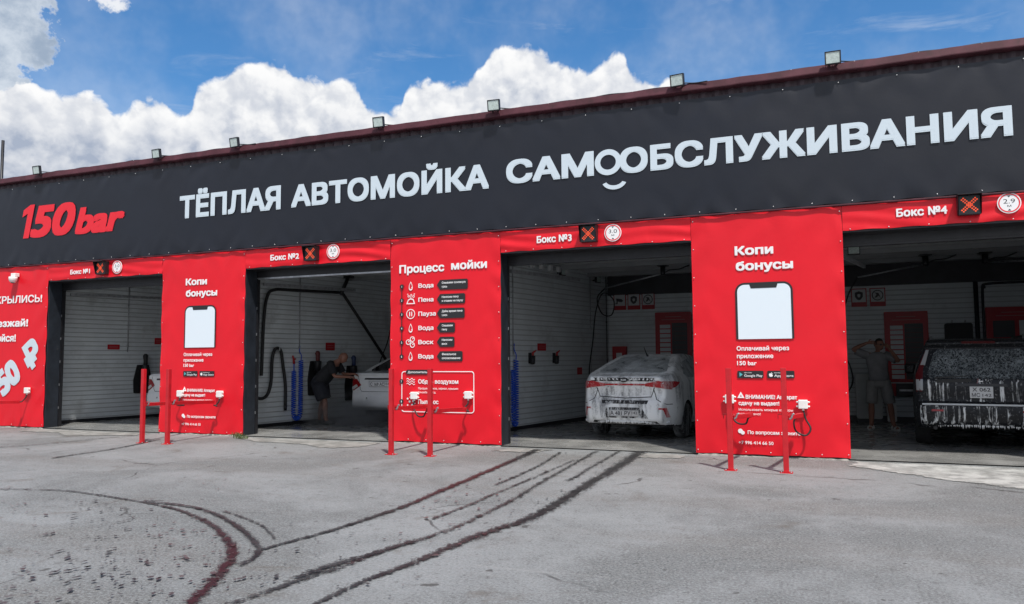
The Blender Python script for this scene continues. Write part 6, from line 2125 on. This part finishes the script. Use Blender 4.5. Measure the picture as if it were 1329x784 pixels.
ell_tube(bm, [((.02, 0, .93), (.185, 0, 0), (0, .125, 0)), ((.02, 0, 1.02), (.18, 0, 0), (0, .125, 0)), ((.01, 0, 1.14), (.175, 0, 0), (0, .12, 0)), ((0, 0, 1.27), (.19, 0, 0), (0, .125, 0)), ((0, 0, 1.38), (.205, 0, 0), (0, .115, 0)), ((0, 0, 1.45), (.15, 0, 0), (0, .09, 0)), ((.01, 0, 1.485), (.075, 0, 0), (0, .065, 0))], 22)
for s, sg in (('L', -1), ('R', 1)):
    a = Vector(pose['sh' + s]); b = Vector(pose['el' + s]); dd = (b - a).normalized()
    tube(bm, [a - dd * .06, a, a.lerp(b, .4), a.lerp(b, .68), a.lerp(b, .74)], [.072, .080, .078, .076, .073], 14)
bmesh.ops.recalc_face_normals(bm, faces=bm.faces[:])
obj('shirt', bm, M_cloth_grey, P2, world=False)
bm = B()
ell_tube(bm, [((.02, 0, 1.00), (.165, 0, 0), (0, .112, 0)), ((.02, 0, .93), (.18, 0, 0), (0, .122, 0)), ((.02, 0, .86), (.19, 0, 0), (0, .125, 0)), ((.025, 0, .80), (.185, 0, 0), (0, .115, 0))], 22)
for s in 'LR':
    a = Vector(pose['hp' + s]); b = Vector(pose['kn' + s])
    tube(bm, [a + Vector((0, 0, .0)), a.lerp(b, .35), a.lerp(b, .7), a.lerp(b, .96), a.lerp(b, 1.0)], [.105, .108, .105, .102, .098], 16)
bmesh.ops.recalc_face_normals(bm, faces=bm.faces[:])
obj('shorts', bm, M_cloth_grey2, P2, world=False)
for s in 'LR': sandal(P2, pose['an' + s], pose['ft' + s], mat('pale slipper', (.55, .54, .52), .6))
bm = B(); bmesh.ops.create_uvsphere(bm, u_segments=20, v_segments=14, radius=1.0)
for v in list(bm.verts):
    if v.co.z < -.05 - .9 * v.co.y * -1 * 0 and v.co.y > -.2 or v.co.z < -.35 or (v.co.y > .45 and v.co.z < .5): bm.verts.remove(v)
for v in bm.verts: v.co = Vector(pose['head']) + M2 @ Vector((v.co.x * .081, v.co.y * .103, v.co.z * .124))
for f in bm.faces: f.smooth = True
bmesh.ops.solidify(bm, geom=bm.faces[:], thickness=.004)
obj('hair', bm, M_hair, P2, world=False)
bm = B()
for sx in (-1, 1):
    e = B(); bmesh.ops.create_uvsphere(e, u_segments=12, v_segments=8, radius=1.0)
    for v in e.verts: v.co = Vector(pose['head']) + M2 @ Vector((sx * .033 + v.co.x * .026, .096 + v.co.y * .006, .004 + v.co.z * .019))
    me = bpy.data.meshes.new('e'); e.to_mesh(me); e.free(); bm.from_mesh(me); bpy.data.meshes.remove(me)
    tube(bm, [Vector(pose['head']) + M2 @ Vector((sx * .055, .092, .010)), Vector(pose['head']) + M2 @ Vector((sx * .082, .0, .012))], .003, 6)
tube(bm, [Vector(pose['head']) + M2 @ Vector((-.012, .100, .008)), Vector(pose['head']) + M2 @ Vector((.012, .100, .008))], .003, 6)
obj('sunglasses', bm, M_ink, P2, world=False)

# ------------------------------------------------------------------ small things: weeds at the pillar foot, spray mist
M_weed = mat('dry green weed', (.075, .10, .03), .7, var=.3, vscale=20)
for (x, y, lab) in ((5.30, -.06, 'tuft of weeds at the right foot of the sheet between bay 1 and bay 2'), (5.62, -.35, 'sparse weed in the apron crack of bay 2')):
    bm = B()
    for q in range(46):
        a = rf.uniform(0, 6.28); h = rf.uniform(.03, .11); r_ = rf.uniform(0, .10)
        bx0 = Vector((x + r_ * 1.6 * math.cos(a), y + r_ * .5 * math.sin(a), 0.012)); d = Vector((rf.uniform(-.6, .6), rf.uniform(-.6, .6), 1)).normalized()
        s = d.orthogonal().normalized() * .006
        p1 = bx0 + d * h * .6; p2 = bx0 + d * h + Vector((d.x, d.y, -.2)) * h * .3
        v = [bm.verts.new(bx0 - s), bm.verts.new(bx0 + s), bm.verts.new(p1 + s * .8), bm.verts.new(p1 - s * .8), bm.verts.new(p2)]
        bm.faces.new(v[:4]); bm.faces.new((v[3], v[2], v[4]))
    solo('weed_tuft', bm, M_weed, lab, 'weed', 'weeds by the thresholds')

m = bpy.data.materials.new('spray mist')
m.use_nodes = True
t = m.node_tree; N = NT(t)
t.nodes.remove(t.nodes['Principled BSDF'])
pv = N.n('ShaderNodeVolumePrincipled')
pv.inputs['Color'].default_value = (.92, .93, .95, 1)
pv.inputs['Anisotropy'].default_value = 0.2
p = N.n('ShaderNodeTexCoord').outputs['Object']
sp = N.n('ShaderNodeSeparateXYZ'); t.links.new(p, sp.inputs[0])
ln = N.n('ShaderNodeVectorMath', operation='LENGTH'); t.links.new(N.mapping(p, scale=(1 / 1.35, 1 / .75, 1 / .85)), ln.inputs[0])
dn = N.math('MULTIPLY', N.mrange(ln.outputs['Value'], 1.0, 0.25), N.mrange(N.noise(p, 2.6, 5, .6), .38, .66))
t.links.new(N.math('MULTIPLY', dn, 4.5), pv.inputs['Density'])
t.links.new(pv.outputs[0], t.nodes['Material Output'].inputs['Volume'])
bm = B(); bmesh.ops.create_uvsphere(bm, u_segments=20, v_segments=12, radius=1.0)
bmesh.ops.bisect_plane(bm, geom=bm.verts[:] + bm.edges[:] + bm.faces[:], plane_co=(0, 0, 0.0), plane_no=(0, 0, -1), clear_outer=True)
be = [e for e in bm.edges if e.is_boundary]
bmesh.ops.holes_fill(bm, edges=be)
for v in bm.verts: v.co = Vector((v.co.x * 1.35, v.co.y * .75, v.co.z * .95))
mo = obj('spray_mist', bm, m)
mo.location = (6.0, 2.55, 0.03)
tag(mo, 'thin white spray mist drifting under the tail of the white sedan in bay 2', 'mist', kind='stuff')
